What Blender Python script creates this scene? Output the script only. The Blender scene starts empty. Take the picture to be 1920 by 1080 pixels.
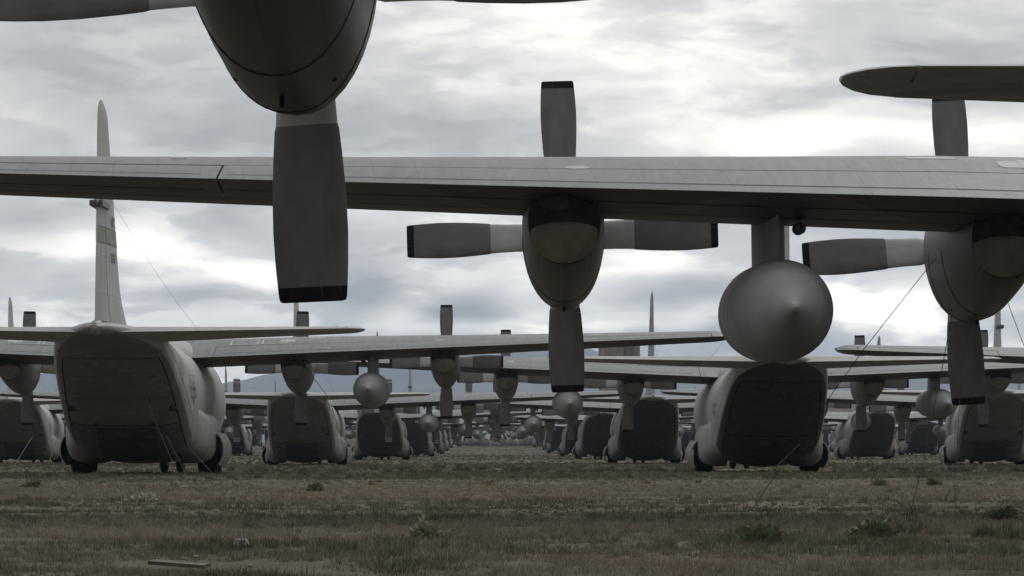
import bpy, bmesh, math, random
import numpy as np
from mathutils import Vector, Matrix, noise as mnoise

random.seed(7)
rng = np.random.default_rng(11)
R = math.radians
scene = bpy.context.scene
COL = scene.collection

# ------------------------------------------------------------------ camera
F = 7000.0            # focal length in pixels of the 1920 px wide photograph
VX, VY = 935.0, 842.0  # where the rows of aircraft converge
EYE = 0.83
cam = bpy.data.cameras.new("camera")
cam.sensor_width = 36.0
cam.lens = F / 1920 * 36.0
cam.clip_start = 0.1
cam.clip_end = 30000
camo = bpy.data.objects.new("camera", cam)
COL.objects.link(camo)
camo.location = (0, 0, EYE)
camo.rotation_euler = (R(90) + math.atan((VY - 540) / F), 0, -math.atan((960 - VX) / F))
scene.camera = camo

# ------------------------------------------------------------------ render settings
scene.render.engine = 'CYCLES'
scene.view_settings.view_transform = 'Standard'
scene.view_settings.look = 'None'
scene.view_settings.exposure = 0.80
scene.view_settings.gamma = 1.0
cy = scene.cycles
cy.use_denoising = True
cy.max_bounces = 5
cy.diffuse_bounces = 3
cy.glossy_bounces = 2
cy.transmission_bounces = 2
cy.volume_bounces = 0
cy.transparent_max_bounces = 4

# ------------------------------------------------------------------ node helpers
class NT:
    """Small helper for building node trees."""
    def __init__(self, tree):
        self.t = tree
    def n(self, typ, **kw):
        nd = self.t.nodes.new(typ)
        for k, v in kw.items():
            setattr(nd, k, v)
        return nd
    def put(self, sock, v):
        if v is None:
            return
        if isinstance(v, bpy.types.NodeSocket):
            self.t.links.new(v, sock)
        else:
            sock.default_value = v
    def math(self, op, a, b=None, c=None, clamp=False):
        nd = self.n('ShaderNodeMath', operation=op, use_clamp=clamp)
        for i, v in enumerate((a, b, c)):
            self.put(nd.inputs[i], v)
        return nd.outputs[0]
    def vmath(self, op, a, b=None):
        nd = self.n('ShaderNodeVectorMath', operation=op)
        self.put(nd.inputs[0], a)
        if b is not None:
            self.put(nd.inputs[1], b)
        return nd.outputs['Value'] if op in ('DOT_PRODUCT', 'LENGTH') else nd.outputs[0]
    def xyz(self, v):
        nd = self.n('ShaderNodeSeparateXYZ')
        self.put(nd.inputs[0], v)
        return nd.outputs
    def vec(self, x, y, z):
        nd = self.n('ShaderNodeCombineXYZ')
        for i, v in enumerate((x, y, z)):
            self.put(nd.inputs[i], v)
        return nd.outputs[0]
    def noise(self, vec, scale, detail=4, rough=0.5, dist=0.0, out='Fac'):
        nd = self.n('ShaderNodeTexNoise')
        self.put(nd.inputs['Vector'], vec)
        nd.inputs['Scale'].default_value = scale
        nd.inputs['Detail'].default_value = detail
        nd.inputs['Roughness'].default_value = rough
        nd.inputs['Distortion'].default_value = dist
        return nd.outputs[out]
    def ramp(self, fac, stops, interp='LINEAR'):
        nd = self.n('ShaderNodeValToRGB')
        nd.color_ramp.interpolation = interp
        el = nd.color_ramp.elements
        while len(el) < len(stops):
            el.new(0.5)
        for e, (p, c) in zip(el, stops):
            e.position = p
            e.color = c if len(c) == 4 else (*c, 1)
        self.put(nd.inputs[0], fac)
        return nd.outputs[0]
    def mix(self, fac, a, b, blend='MIX'):
        nd = self.n('ShaderNodeMix', data_type='RGBA', blend_type=blend)
        self.put(nd.inputs[0], fac)
        self.put(nd.inputs[6], a if isinstance(a, bpy.types.NodeSocket) else (*a, 1) if len(a) == 3 else a)
        self.put(nd.inputs[7], b if isinstance(b, bpy.types.NodeSocket) else (*b, 1) if len(b) == 3 else b)
        return nd.outputs[2]
    def rng(self, v, a, b, c=0.0, d=1.0):
        nd = self.n('ShaderNodeMapRange')
        self.put(nd.inputs[0], v)
        for i, k in enumerate((a, b, c, d)):
            nd.inputs[i + 1].default_value = k
        return nd.outputs[0]

# ------------------------------------------------------------------ world: broken overcast over a clear sky
SUN_EL, SUN_AZ = R(42), R(25)      # azimuth from +Y towards +X
world = bpy.data.worlds.new("World")
scene.world = world
world.use_nodes = True
world.node_tree.nodes.clear()
w = NT(world.node_tree)
out = w.n('ShaderNodeOutputWorld')
bgsky = w.n('ShaderNodeBackground')
bgcl = w.n('ShaderNodeBackground')
sky = w.n('ShaderNodeTexSky', sky_type='NISHITA')
sky.sun_disc = False
sky.sun_elevation = SUN_EL
sky.sun_rotation = SUN_AZ
sky.air_density = 1.0
sky.dust_density = 1.5
w.put(bgsky.inputs[0], sky.outputs[0])
bgsky.inputs[1].default_value = 0.06
tc = w.n('ShaderNodeTexCoord')
d = w.vmath('NORMALIZE', tc.outputs['Generated'])
dx, dy, dz = w.xyz(d)
az = w.math('ARCTAN2', dx, dy)
el = w.math('ARCSINE', dz)
u = w.math('MULTIPLY', az, 7.0)       # cloud coordinates: azimuth and elevation in units of 1/7 radian
v = w.math('MULTIPLY', el, 7.0)
uv = w.vec(u, v, 0.0)
wob = w.noise(w.vmath('MULTIPLY', uv, (2.6, 5.5, 1)), 1.0, 5, 0.55, 0, 'Color')
wob2 = w.vmath('MULTIPLY', w.vmath('SUBTRACT', wob, (0.5, 0.5, 0.5)), (0.30, 0.085, 0))
uvw = w.vmath('ADD', uv, wob2)
n_big = w.noise(w.vmath('MULTIPLY', uvw, (1.0, 4.0, 1)), 1.0, 7, 0.55, 0.12)
n_mid = w.noise(w.vmath('MULTIPLY', w.vmath('ADD', uvw, (7.3, 2.1, 0)), (3.4, 12.0, 1)), 1.0, 6, 0.58, 0.1)
n_fin = w.noise(w.vmath('MULTIPLY', w.vmath('ADD', uvw, (1.3, 5.1, 0)), (11, 26, 1)), 1.0, 5, 0.6, 0.0)
cloud = w.math('ADD', w.math('MULTIPLY', w.math('SUBTRACT', n_big, 0.5), 1.0),
               w.math('MULTIPLY', w.math('SUBTRACT', n_mid, 0.5), 0.40))
cloud = w.math('ADD', cloud, w.math('MULTIPLY', w.math('SUBTRACT', n_fin, 0.5), 0.16))
# lumpy cloud bases with firmer edges: lit rims and dark undersides, flatter and closer together low down
lump = w.noise(w.vmath('MULTIPLY', w.vmath('ADD', uvw, (3.3, 9.2, 0)), (2.4, 9.0, 1)), 1.0, 8, 0.60, 0.15)
lumps = w.n('ShaderNodeMapRange', interpolation_type='SMOOTHSTEP')
w.put(lumps.inputs[0], lump)
for i_, k_ in enumerate((.44, .56, -.5, .5)):
    lumps.inputs[i_ + 1].default_value = k_
cloud = w.math('ADD', cloud, w.math('MULTIPLY', lumps.outputs[0], w.rng(el, .015, .09, .26, .11)))
# broad masses of lighter and darker cloud: azimuth, elevation, widths, strength
BLOBS = [(230, 120, 330, 110, -.13), (60, 180, 150, 120, -.06), (480, 240, 240, 80, -.10), (900, 250, 220, 60, -.16),
         (1500, 258, 480, 42, .28), (1150, 90, 420, 110, .10), (1780, 90, 240, 90, -.07), (1000, 20, 220, 60, .06),
         (60, 400, 120, 40, -.18), (220, 455, 190, 50, .20), (440, 395, 90, 45, -.12), (660, 530, 75, 42, -.40),
         (740, 590, 70, 40, .22), (875, 570, 95, 28, -.36), (370, 555, 70, 24, -.20), (1260, 545, 150, 34, -.34),
         (1235, 485, 120, 26, .20), (480, 530, 130, 60, .14), (1690, 590, 200, 50, .26), (1680, 470, 120, 30, -.16),
         (1330, 632, 200, 20, -.20), (1600, 560, 70, 36, .18), (460, 690, 200, 36, .26), (40, 620, 120, 60, .16),
         (960, 620, 260, 22, .18), (1420, 668, 200, 14, -.12), (1880, 660, 160, 18, .18)]
for (px, py, rx, ry, amp) in BLOBS:
    q = w.vmath('MULTIPLY', w.vmath('SUBTRACT', uvw, ((px - VX) / 1000, (VY - py) / 1000, 0)), (1000 / rx, 1000 / ry, 0))
    g = w.math('EXPONENT', w.math('MULTIPLY', w.vmath('DOT_PRODUCT', q, q), -1.0))
    cloud = w.math('ADD', cloud, w.math('MULTIPLY', g, amp * 1.35))
CL_LO, CL_HI = -0.45, 0.42
ccol = w.ramp(w.rng(cloud, CL_LO, CL_HI), [(0.0, (.170, .169, .172)), (0.28, (.275, .272, .266)), (0.52, (.415, .406, .387)),
                                   (0.76, (.68, .648, .588)), (1.0, (1.12, 1.05, .89))])
# sky gain: brighter overhead and sunward, dimmed out of view to darken rear faces
sky_gain = w.math('MULTIPLY', w.rng(dy, -.35, .85, .40, 1.2), w.rng(el, .13, .7, 1.0, 1.1))
sky_gain = w.math('MULTIPLY', sky_gain, w.rng(el, .02, .085, 1.72, 1.0))   # long bright view under the deck at the horizon
w.put(bgcl.inputs[0], w.mix(1.0, ccol, w.vec(sky_gain, sky_gain, sky_gain), 'MULTIPLY'))
bgcl.inputs[1].default_value = 1.0
mixs = w.n('ShaderNodeMixShader')
w.put(mixs.inputs[0], w.rng(cloud, -0.7, 0.0, 0.90, 0.985))
world.node_tree.links.new(bgsky.outputs[0], mixs.inputs[1])
world.node_tree.links.new(bgcl.outputs[0], mixs.inputs[2])
world.node_tree.links.new(mixs.outputs[0], out.inputs[0])

# ------------------------------------------------------------------ sun behind the overcast
sun = bpy.data.lights.new("sun", 'SUN')
sun.energy = 0.5
sun.angle = R(25)
sun.color = (1.0, .96, .9)
suno = bpy.data.objects.new("sun", sun)
COL.objects.link(suno)
sd = Vector((math.sin(SUN_AZ) * math.cos(SUN_EL), math.cos(SUN_AZ) * math.cos(SUN_EL), math.sin(SUN_EL)))
suno.rotation_euler = sd.to_track_quat('Z', 'Y').to_euler()

# ------------------------------------------------------------------ materials
def material(name, rough=0.6, spec=0.35):
    m = bpy.data.materials.new(name)
    m.use_nodes = True
    m.node_tree.nodes.clear()
    t = NT(m.node_tree)
    o = t.n('ShaderNodeOutputMaterial')
    p = t.n('ShaderNodeBsdfPrincipled')
    p.inputs['Roughness'].default_value = rough
    p.inputs['Specular IOR Level'].default_value = spec
    m.node_tree.links.new(p.outputs[0], o.inputs[0])
    return m, t, p

def coords(t, kind='Object'):
    return t.n('ShaderNodeTexCoord').outputs[kind]

def lines(t, c, period, width, off=0.0):
    f = t.math('FRACT', t.math('DIVIDE', t.math('ADD', c, off), period))
    return t.math('LESS_THAN', f, width / period)

def plain(name, col, rough=0.6, spec=0.3, var=0.18, scale=3.0, metal=0.0, chips=0.0):
    m, t, p = material(name, rough, spec)
    c = coords(t)
    n = t.noise(c, scale, 6, 0.6)
    f = t.rng(n, 0.3, 0.7, 1 - var, 1 + var)
    cc = t.mix(1.0, col, t.vec(f, f, f), 'MULTIPLY')
    if chips:
        # chipped specks and long rubbed scratches
        ch = t.rng(t.noise(c, 34, 4, .65), .66, .70)
        sc = t.rng(t.noise(t.vmath('MULTIPLY', c, (26, 26, 1.6)), 1.0, 3, .6), .66, .76)
        st = t.rng(t.noise(t.vmath('MULTIPLY', c, (5, 5, 1.0)), 1.0, 5, .6), .5, .75)
        cc = t.mix(t.math('MULTIPLY', st, .35), cc, (.10, .085, .07))
        cc = t.mix(t.math('MULTIPLY', t.math('MAXIMUM', ch, sc), chips), cc, (.42, .42, .42))
    t.put(p.inputs['Base Color'], cc)
    p.inputs['Metallic'].default_value = metal
    return m

def aircraft_paint(name, base, dirt, dirt_amount=0.5, line=0.45):
    """Weathered sealed paint: blotches, streaks that run down the sides, faint panel joints and leaks."""
    m, t, p = material(name, 0.55, 0.35)
    c = coords(t)
    x, y, z = t.xyz(c)
    big = t.noise(c, 0.55, 6, 0.62)
    streak = t.noise(t.vmath('MULTIPLY', c, (2.2, 2.2, 0.28)), 1.6, 5, 0.65)
    fine = t.noise(c, 14, 5, 0.6)
    f = t.math('ADD', t.rng(big, .3, .7, -.24, .24), t.rng(fine, .3, .7, -.10, .10))
    f = t.math('ADD', f, 1.0)
    col = t.mix(1.0, base, t.vec(f, f, f), 'MULTIPLY')
    dm = t.math('MULTIPLY', t.rng(streak, .42, .66), t.rng(big, .35, .62, .25, 1.0))
    col = t.mix(t.math('MULTIPLY', dm, dirt_amount), col, dirt)
    ln = t.math('MAXIMUM', lines(t, y, 1.52, .02, .3), lines(t, z, 1.16, .016, .2))
    ln = t.math('MULTIPLY', ln, t.rng(fine, .35, .6, .2, line))
    col = t.mix(ln, col, (.05, .05, .05))
    t.put(p.inputs['Base Color'], col)
    t.put(p.inputs['Roughness'], t.rng(big, .3, .7, .48, .68))
    return m

def wing_paint(name, base):
    m, t, p = material(name, 0.5, 0.4)
    c = coords(t)
    x, y, z = t.xyz(c)
    big = t.noise(c, 0.5, 6, 0.6)
    fine = t.noise(c, 9, 6, 0.65)
    run = t.noise(t.vmath('MULTIPLY', c, (3.5, .35, 1)), 2.0, 5, 0.6)
    f = t.math('ADD', t.rng(big, .3, .7, -.12, .12), t.rng(fine, .3, .7, -.05, .05))
    f = t.math('ADD', f, t.rng(run, .35, .7, .10, -.22))
    f = t.math('ADD', f, 1.0)
    col = t.mix(1.0, base, t.vec(f, f, f), 'MULTIPLY')
    # faint repair patches along the span
    pat = t.n('ShaderNodeTexVoronoi', feature='F1', distance='CHEBYCHEV')
    t.put(pat.inputs['Vector'], t.vmath('MULTIPLY', c, (1.3, 2.2, 0)))
    pat.inputs['Scale'].default_value = 1.0
    pc = t.xyz(pat.outputs['Color'])[0]
    col = t.mix(t.math('MULTIPLY', t.math('GREATER_THAN', pc, .8), .10), col, (.3, .31, .32))
    ln = t.math('MAXIMUM', lines(t, t.math('ADD', x, t.math('MULTIPLY', y, .08)), .51, .011, .11), lines(t, y, .57, .012, .05))
    ln = t.math('MULTIPLY', ln, t.rng(fine, .4, .6, .12, .6))
    col = t.mix(ln, col, (.03, .03, .033))
    # small dark maintenance marks
    sp = t.noise(c, 5.3, 2, .5)
    col = t.mix(t.math('MULTIPLY', t.rng(sp, .67, .72)), col, (.09, .08, .07))
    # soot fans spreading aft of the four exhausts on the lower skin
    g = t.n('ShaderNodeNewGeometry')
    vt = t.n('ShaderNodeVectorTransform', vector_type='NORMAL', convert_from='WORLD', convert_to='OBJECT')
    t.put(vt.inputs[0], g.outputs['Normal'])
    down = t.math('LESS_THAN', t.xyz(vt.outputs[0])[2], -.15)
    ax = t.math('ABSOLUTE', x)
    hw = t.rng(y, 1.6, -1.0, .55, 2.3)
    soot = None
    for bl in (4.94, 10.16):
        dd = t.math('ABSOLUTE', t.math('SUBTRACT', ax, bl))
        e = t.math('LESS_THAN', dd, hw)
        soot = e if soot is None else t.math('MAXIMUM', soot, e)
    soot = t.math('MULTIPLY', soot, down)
    low = t.mix(t.math('MULTIPLY', down, .78), col, (.07, .064, .058))  # all downward-facing skin darkened, underside shade put into the colour
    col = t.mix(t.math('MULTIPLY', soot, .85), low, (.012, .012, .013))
    t.put(p.inputs['Base Color'], col)
    return m

M = {}
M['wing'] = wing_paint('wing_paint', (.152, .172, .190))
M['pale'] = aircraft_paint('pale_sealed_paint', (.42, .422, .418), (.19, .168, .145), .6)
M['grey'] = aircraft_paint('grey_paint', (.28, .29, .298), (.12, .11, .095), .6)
M['under'] = aircraft_paint('soiled_shaded_belly_paint', (.235, .22, .205), (.10, .085, .072), .55, .4)  # brown dirt plus the upswept tail's shade, both put into the colour
M['dunder'] = aircraft_paint('shaded_belly_paint', (.08, .079, .077), (.03, .027, .025), .95, .4)  # darker belly copy, its underside shade put into the colour
M['ramp'] = aircraft_paint('ramp_paint', (.16, .15, .14), (.06, .055, .05), .7, .3)
def nacelle_paint():
    """Engine cowl: grey paint, panel joints, a keel seam and oily streaks with underside shade painted into the lower cowl."""
    m, t, p = material('nacelle_paint', .5, .4)
    c = coords(t)
    x, y, z = t.xyz(c)
    big = t.noise(c, 1.6, 5, .6)
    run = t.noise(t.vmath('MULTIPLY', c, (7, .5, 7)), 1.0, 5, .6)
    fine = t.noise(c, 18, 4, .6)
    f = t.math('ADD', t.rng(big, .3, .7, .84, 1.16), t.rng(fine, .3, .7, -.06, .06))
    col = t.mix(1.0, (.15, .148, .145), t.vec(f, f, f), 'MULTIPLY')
    oil_shade = t.rng(t.math('ADD', t.math('MULTIPLY', z, -.9), t.math('SUBTRACT', run, .5)), .18, .62)  # height ramp paints underside shade in with the oily streaks
    col = t.mix(t.math('MULTIPLY', oil_shade, .92), col, (.026, .023, .021))
    ln = t.math('MAXIMUM', lines(t, t.math('ADD', y, t.math('MULTIPLY', z, .25)), 1.05, .02, .35), t.math('LESS_THAN', t.math('ABSOLUTE', x), .009))
    door = t.math('ABSOLUTE', t.math('SUBTRACT', t.math('ABSOLUTE', x), .31))
    ln = t.math('MAXIMUM', ln, t.math('MULTIPLY', t.math('LESS_THAN', door, .008), t.math('LESS_THAN', z, 0.0)))
    col = t.mix(t.math('MULTIPLY', ln, .8), col, (.012, .012, .012))
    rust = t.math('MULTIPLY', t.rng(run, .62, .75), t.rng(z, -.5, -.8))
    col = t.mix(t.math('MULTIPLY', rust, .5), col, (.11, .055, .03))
    t.put(p.inputs['Base Color'], col)
    t.put(p.inputs['Roughness'], t.rng(oil_shade, 0, 1, .55, .38))
    return m
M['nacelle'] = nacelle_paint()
M['tank'] = plain('fuel_tank_paint', (.38, .392, .405), .66, .3, .2, 1.1)
M['cover'] = plain('tan_sealing_cover', (.28, .252, .208), .8, .15, .25, 5)
M['blade'] = plain('propeller_blade_grey', (.25, .246, .25), .5, .3, .2, 2.6, chips=.35)
M['cuff'] = plain('propeller_cuff_grey', (.62, .625, .63), .55, .35, .14, 3, chips=.25)
M['tip'] = plain('black_blade_tip', (.012, .012, .018), .5, .3, .2, chips=.2)
M['red'] = plain('red_blade_stripe', (.28, .03, .03), .6, .3)
M['white'] = plain('white_blade_stripe', (.6, .6, .58), .6, .3)
M['rubber'] = plain('tyre_rubber', (.018, .018, .018), .85, .2, .3)
M['dark'] = plain('dark_recess', (.02, .02, .02), .8, .1)
M['steel'] = plain('dull_steel', (.30, .30, .29), .5, .4, .2, 5, .4)
M['rim'] = plain('wheel_rim_white', (.55, .55, .53), .6, .3)
M['cable'] = plain('weathered_cable', (.09, .08, .07), .8, .2)
M['pcable'] = plain('pale_cable', (.15, .147, .14), .8, .2)
M['green'] = plain('faded_green_band', (.26, .315, .265), .7, .2, .3, 2.5)
M['mark'] = plain('dark_grey_marking', (.07, .07, .075), .7, .2)
M['sooty'] = plain('sooty_metal', (.055, .052, .05), .75, .2, .4, 6)
M['ramp_centre'] = plain('dark_ramp_centre', (.085, .08, .075), .8, .2, .45, 1.6)
M['dome'] = plain('radome_black', (.05, .05, .05), .5, .3)
M['glass'] = plain('covered_glass', (.5, .5, .48), .4, .4)
M['patch'] = plain('pale_panel', (.44, .45, .46), .5, .3, .08)

# ------------------------------------------------------------------ mesh helpers
class MB:
    def __init__(self):
        self.v, self.f, self.m, self.mats = [], [], [], []
    def mi(self, mat):
        if mat not in self.mats:
            self.mats.append(mat)
        return self.mats.index(mat)
    def add(self, vs, fs, mat):
        o = len(self.v)
        k = self.mi(mat)
        self.v += [tuple(p) for p in vs]
        for f in fs:
            self.f.append([i + o for i in f])
            self.m.append(k)
    def loft(self, rings, mat, cap0=True, cap1=True, capmat=None):
        n = len(rings[0])
        vs = [p for r in rings for p in r]
        fs = []
        for i in range(len(rings) - 1):
            for j in range(n):
                a, b = i * n + j, i * n + (j + 1) % n
                fs.append((a, b, b + n, a + n))
        self.add(vs, fs, mat)
        o = len(self.v) - len(vs)
        k = self.mi(capmat or mat)
        for on, base in ((cap0, o), (cap1, o + (len(rings) - 1) * n)):
            if on:
                self.f.append(list(range(base, base + n)))
                self.m.append(k)
    def box(self, c, s, mat, rot=None):
        vs = []
        for sx in (-1, 1):
            for sy in (-1, 1):
                for sz in (-1, 1):
                    p = Vector((sx * s[0] / 2, sy * s[1] / 2, sz * s[2] / 2))
                    if rot:
                        p = rot @ p
                    vs.append((p.x + c[0], p.y + c[1], p.z + c[2]))
        self.add(vs, [(0, 1, 3, 2), (4, 6, 7, 5), (0, 4, 5, 1), (2, 3, 7, 6), (0, 2, 6, 4), (1, 5, 7, 3)], mat)
    def tube(self, pts, r, mat, n=6):
        rings = []
        pts = [Vector(p) for p in pts]
        for i, p in enumerate(pts):
            a = pts[max(i - 1, 0)]
            b = pts[min(i + 1, len(pts) - 1)]
            t = (b - a).normalized()
            s = t.cross(Vector((0, 0, 1)) if abs(t.z) < .9 else Vector((1, 0, 0))).normalized()
            q = t.cross(s)
            rr = r[i] if isinstance(r, (list, tuple)) else r
            rings.append([p + s * (rr * math.cos(k * 2 * math.pi / n)) + q * (rr * math.sin(k * 2 * math.pi / n)) for k in range(n)])
        self.loft(rings, mat)
    def lathe(self, prof, mat, c=(0, 0, 0), axis='Y', n=32, cap0=True, cap1=True):
        """prof: (axial, radius) pairs."""
        rings = []
        for a, r in prof:
            ring = []
            for k in range(n):
                t = k * 2 * math.pi / n
                if axis == 'Y':
                    ring.append((c[0] + r * math.cos(t), c[1] + a, c[2] + r * math.sin(t)))
                elif axis == 'X':
                    ring.append((c[0] + a, c[1] + r * math.cos(t), c[2] + r * math.sin(t)))
                else:
                    ring.append((c[0] + r * math.cos(t), c[1] + r * math.sin(t), c[2] + a))
            rings.append(ring)
        self.loft(rings, mat, cap0, cap1)
    def mesh(self, name, smooth=True, angle=35):
        me = bpy.data.meshes.new(name)
        me.from_pydata(self.v, [], self.f)
        for mt in self.mats:
            me.materials.append(mt)
        me.polygons.foreach_set('material_index', self.m)
        bm = bmesh.new()
        bm.from_mesh(me)
        bmesh.ops.recalc_face_normals(bm, faces=bm.faces)
        bm.to_mesh(me)
        bm.free()
        if smooth:
            me.polygons.foreach_set('use_smooth', [True] * len(me.polygons))
            me.set_sharp_from_angle(angle=R(angle))
        me.update()
        return me

def link(name, me, parent=None, loc=(0, 0, 0), rot=(0, 0, 0)):
    o = bpy.data.objects.new(name, me)
    COL.objects.link(o)
    o.location = loc
    o.rotation_euler = rot
    if parent:
        o.parent = parent
    return o

def tag(o, label=None, cat=None, group=None, kind=None):
    for k, val in (('label', label), ('category', cat), ('group', group), ('kind', kind)):
        if val:
            o[k] = val
    return o

# ------------------------------------------------------------------ ground profile
def interp(x, tab):
    return float(np.interp(x, [a for a, b in tab], [b for a, b in tab]))

GZ = [(-300, 0), (122, 0), (148, -.13), (230, -.17), (330, -.16), (430, -.08), (530, 0), (640, .45), (780, 1.15), (920, 1.55), (20000, 1.55 + 19080 * .00068)]
def ground_z(y):
    return sum(interp(y + k, GZ) for k in (-24, -12, 0, 12, 24)) / 5

# ------------------------------------------------------------------ four-engined transport aircraft
# local axes: x right, y towards the nose, z up; S is the distance behind the nose tip
def Y(S):
    return 13.0 - S
FUS = [  # S, top, bottom, half width, lower exponent
    (0.0, 2.05, 1.85, .10, 2), (.3, 2.45, 1.45, .52, 2), (1.0, 2.85, 1.05, .98, 2), (2.0, 3.25, .78, 1.38, 2), (3.0, 3.85, .6, 1.68, 2),
    (3.9, 4.32, .5, 1.9, 2), (5.0, 4.52, .44, 2.06, 2), (6.5, 4.6, .4, 2.13, 2), (12, 4.6, .4, 2.13, 2), (17.0, 4.6, .4, 2.13, 2.2),
    (17.8, 4.6, .46, 2.13, 3), (18.6, 4.6, .72, 2.12, 4.2), (20, 4.61, 1.38, 2.1, 5.4), (22, 4.63, 2.36, 2.03, 6), (24, 4.66, 3.32, 1.9, 6),
    (25.4, 4.7, 3.86, 1.7, 5), (26.6, 4.74, 4.1, 1.32, 3.6), (28.0, 4.76, 4.28, .82, 3), (29.2, 4.70, 4.42, .36, 2.2), (29.6, 4.62, 4.5, .12, 2)]
def fus(S):
    acc = [0, 0, 0, 0]
    ks = (-.3, 0, .3) if 1 < S < 29 else (0,)
    for k in ks:
        for i in range(4):
            acc[i] += float(np.interp(S + k, [r[0] for r in FUS], [r[i + 1] for r in FUS])) / len(ks)
    return acc
def fus_ring(S, n=64, grow=0.0):
    top, bot, hw, nl = fus(S)
    zc = (top + bot) / 2 if S < 17 else bot + (top - bot) * .5
    ring = []
    for k in range(n):
        a = 2 * math.pi * k / n
        c, s = math.cos(a), math.sin(a)
        ne = 2.15 if s >= 0 else nl
        x = (hw + grow) * math.copysign(abs(c) ** (2 / ne), c)
        h = (top - zc) if s >= 0 else (zc - bot)
        z = zc + (h + grow) * math.copysign(abs(s) ** (2 / ne), s)
        ring.append((x, Y(S), z))
    return ring
def fus_hw(S, z):
    top, bot, hw, nl = fus(S)
    zc = (top + bot) / 2
    ne = 2.15 if z >= zc else nl
    h = (top - zc) if z >= zc else (zc - bot)
    q = min(abs(z - zc) / h, .999)
    return hw * (1 - q ** ne) ** (1 / ne)

STA = [0, .15, .3, .6, 1, 1.5, 2, 2.5, 3, 3.5, 4, 5, 6, 7, 9, 11, 13, 15, 16.5, 17.2, 17.6, 18, 18.4, 18.8, 19.3, 20, 21, 22, 23, 24, 24.7, 25.4, 26, 26.6, 27.3, 28, 28.6, 29.2, 29.45, 29.6]

def airfoil(n, t, camber, x0=0.0, x1=1.0):
    """Closed loop of (x, z) chord fractions between x0 and x1, upper side first from back to front."""
    xs = [x0 + (x1 - x0) * (.5 - .5 * math.cos(math.pi * i / n)) for i in range(n + 1)]
    def yt(x):
        return 5 * t * (.2969 * math.sqrt(max(x, 0)) - .126 * x - .3516 * x * x + .2843 * x ** 3 - .1030 * x ** 4)
    def yc(x):
        p = .4
        return camber / p ** 2 * (2 * p * x - x * x) if x < p else camber / (1 - p) ** 2 * ((1 - 2 * p) + 2 * p * x - x * x)
    up = [(x, yc(x) + yt(x)) for x in reversed(xs)]
    lo = [(x, yc(x) - yt(x)) for x in xs[1:]]
    if x0 > 0:
        lo = [(x0, yc(x0) - yt(x0))] + lo
    return up + lo

DIH = math.tan(R(2.5))
def wing_geo(b):
    ab = abs(b)
    k = max(0, (ab - 5.7) / (19.7 - 5.7))
    c = 4.88 - 2.35 * min(k, 1.0)
    le = 9.1 + .60 * min(k, 1)
    t = .205 - .05 * min(ab / 19.7, 1)
    if ab > 19.5:
        q = min((ab - 19.5) / .72, 1)
        sc = max(math.sqrt(max(1 - q * q, 0)), .08)
        le += c * .4 * (1 - sc)
        c *= sc
    zte = 3.93 + ab * DIH
    inc = R(3.2 - 1.6 * ab / 20)
    return le, c, t, zte, inc
def wing_ring(b, x0, x1, n=14):
    le, c, t, zte, inc = wing_geo(b)
    te = le + c
    r = []
    for x, z in airfoil(n, t, .010 - .010 * min(abs(b) / 19.7, 1), x0, x1):
        dxx = (1 - x) * c
        r.append((b, Y(te - dxx * math.cos(inc) - 0), zte + dxx * math.sin(inc) + z * c))
    return r
def wing_top(b, x):
    le, c, t, zte, inc = wing_geo(b)
    u_ = [p for p in airfoil(200, t, .010 - .010 * min(abs(b) / 19.7, 1))][:201]
    zz = float(np.interp(x, [p[0] for p in reversed(u_)], [p[1] for p in reversed(u_)]))
    return (b, Y(le + c - (1 - x) * c * math.cos(inc)), zte + (1 - x) * c * math.sin(inc) + zz * c)

def tail_ring_h(b, x0=0.0, x1=1.0, n=10):
    ab = abs(b)
    k = ab / 8.03
    le, te = 23.9 + 2.0 * k, 28.55 - .45 * k
    c = te - le
    th = .118 - .028 * k
    if ab > 7.55:
        q = min((ab - 7.55) / .5, 1)
        sc = max(math.sqrt(1 - q * q), .1)
        le += c * .45 * (1 - sc)
        c *= sc
    z0 = 4.42 + .018 * ab
    return [(b, Y(le + x * c), z0 + z * c) for x, z in airfoil(n, th, 0.0, x0, x1)]
def fin_geo(z):
    k = (z - 4.6) / (11.55 - 4.6)
    le, te = 22.9 + 3.9 * k, 29.35 - .45 * k
    if z < 6.2:
        le -= 1.6 * ((6.2 - z) / 1.6) ** 2
    c = te - le
    th = .088 - .006 * k
    if z > 11.0:
        q = min((z - 11.0) / .56, 1)
        sc = max(math.sqrt(1 - q * q), .12)
        th *= max(sc, .3)
        le += c * .5 * (1 - sc)
        c *= sc
    return le, c, th
def fin_ring(z, x0=0.0, x1=1.0, n=10):
    le, c, th = fin_geo(z)
    return [(zz * c, Y(le + x * c), z) for x, zz in airfoil(n, th, 0.0, x0, x1)]
def fin_half(S, z):
    le, c, th = fin_geo(z)
    x = min(max((S - le) / c, 0), 1)
    return c * 5 * th * (.2969 * math.sqrt(x) - .126 * x - .3516 * x * x + .2843 * x ** 3 - .1030 * x ** 4)

ENG = (-10.16, -4.94, 4.94, 10.16)
def hub_z(b):
    return 3.80 + (abs(b) - 4.94) * DIH * 1.02
PROP_S = 6.9

def frange(a, b, n):
    return [a + (b - a) * i / (n - 1) for i in range(n)]

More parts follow.
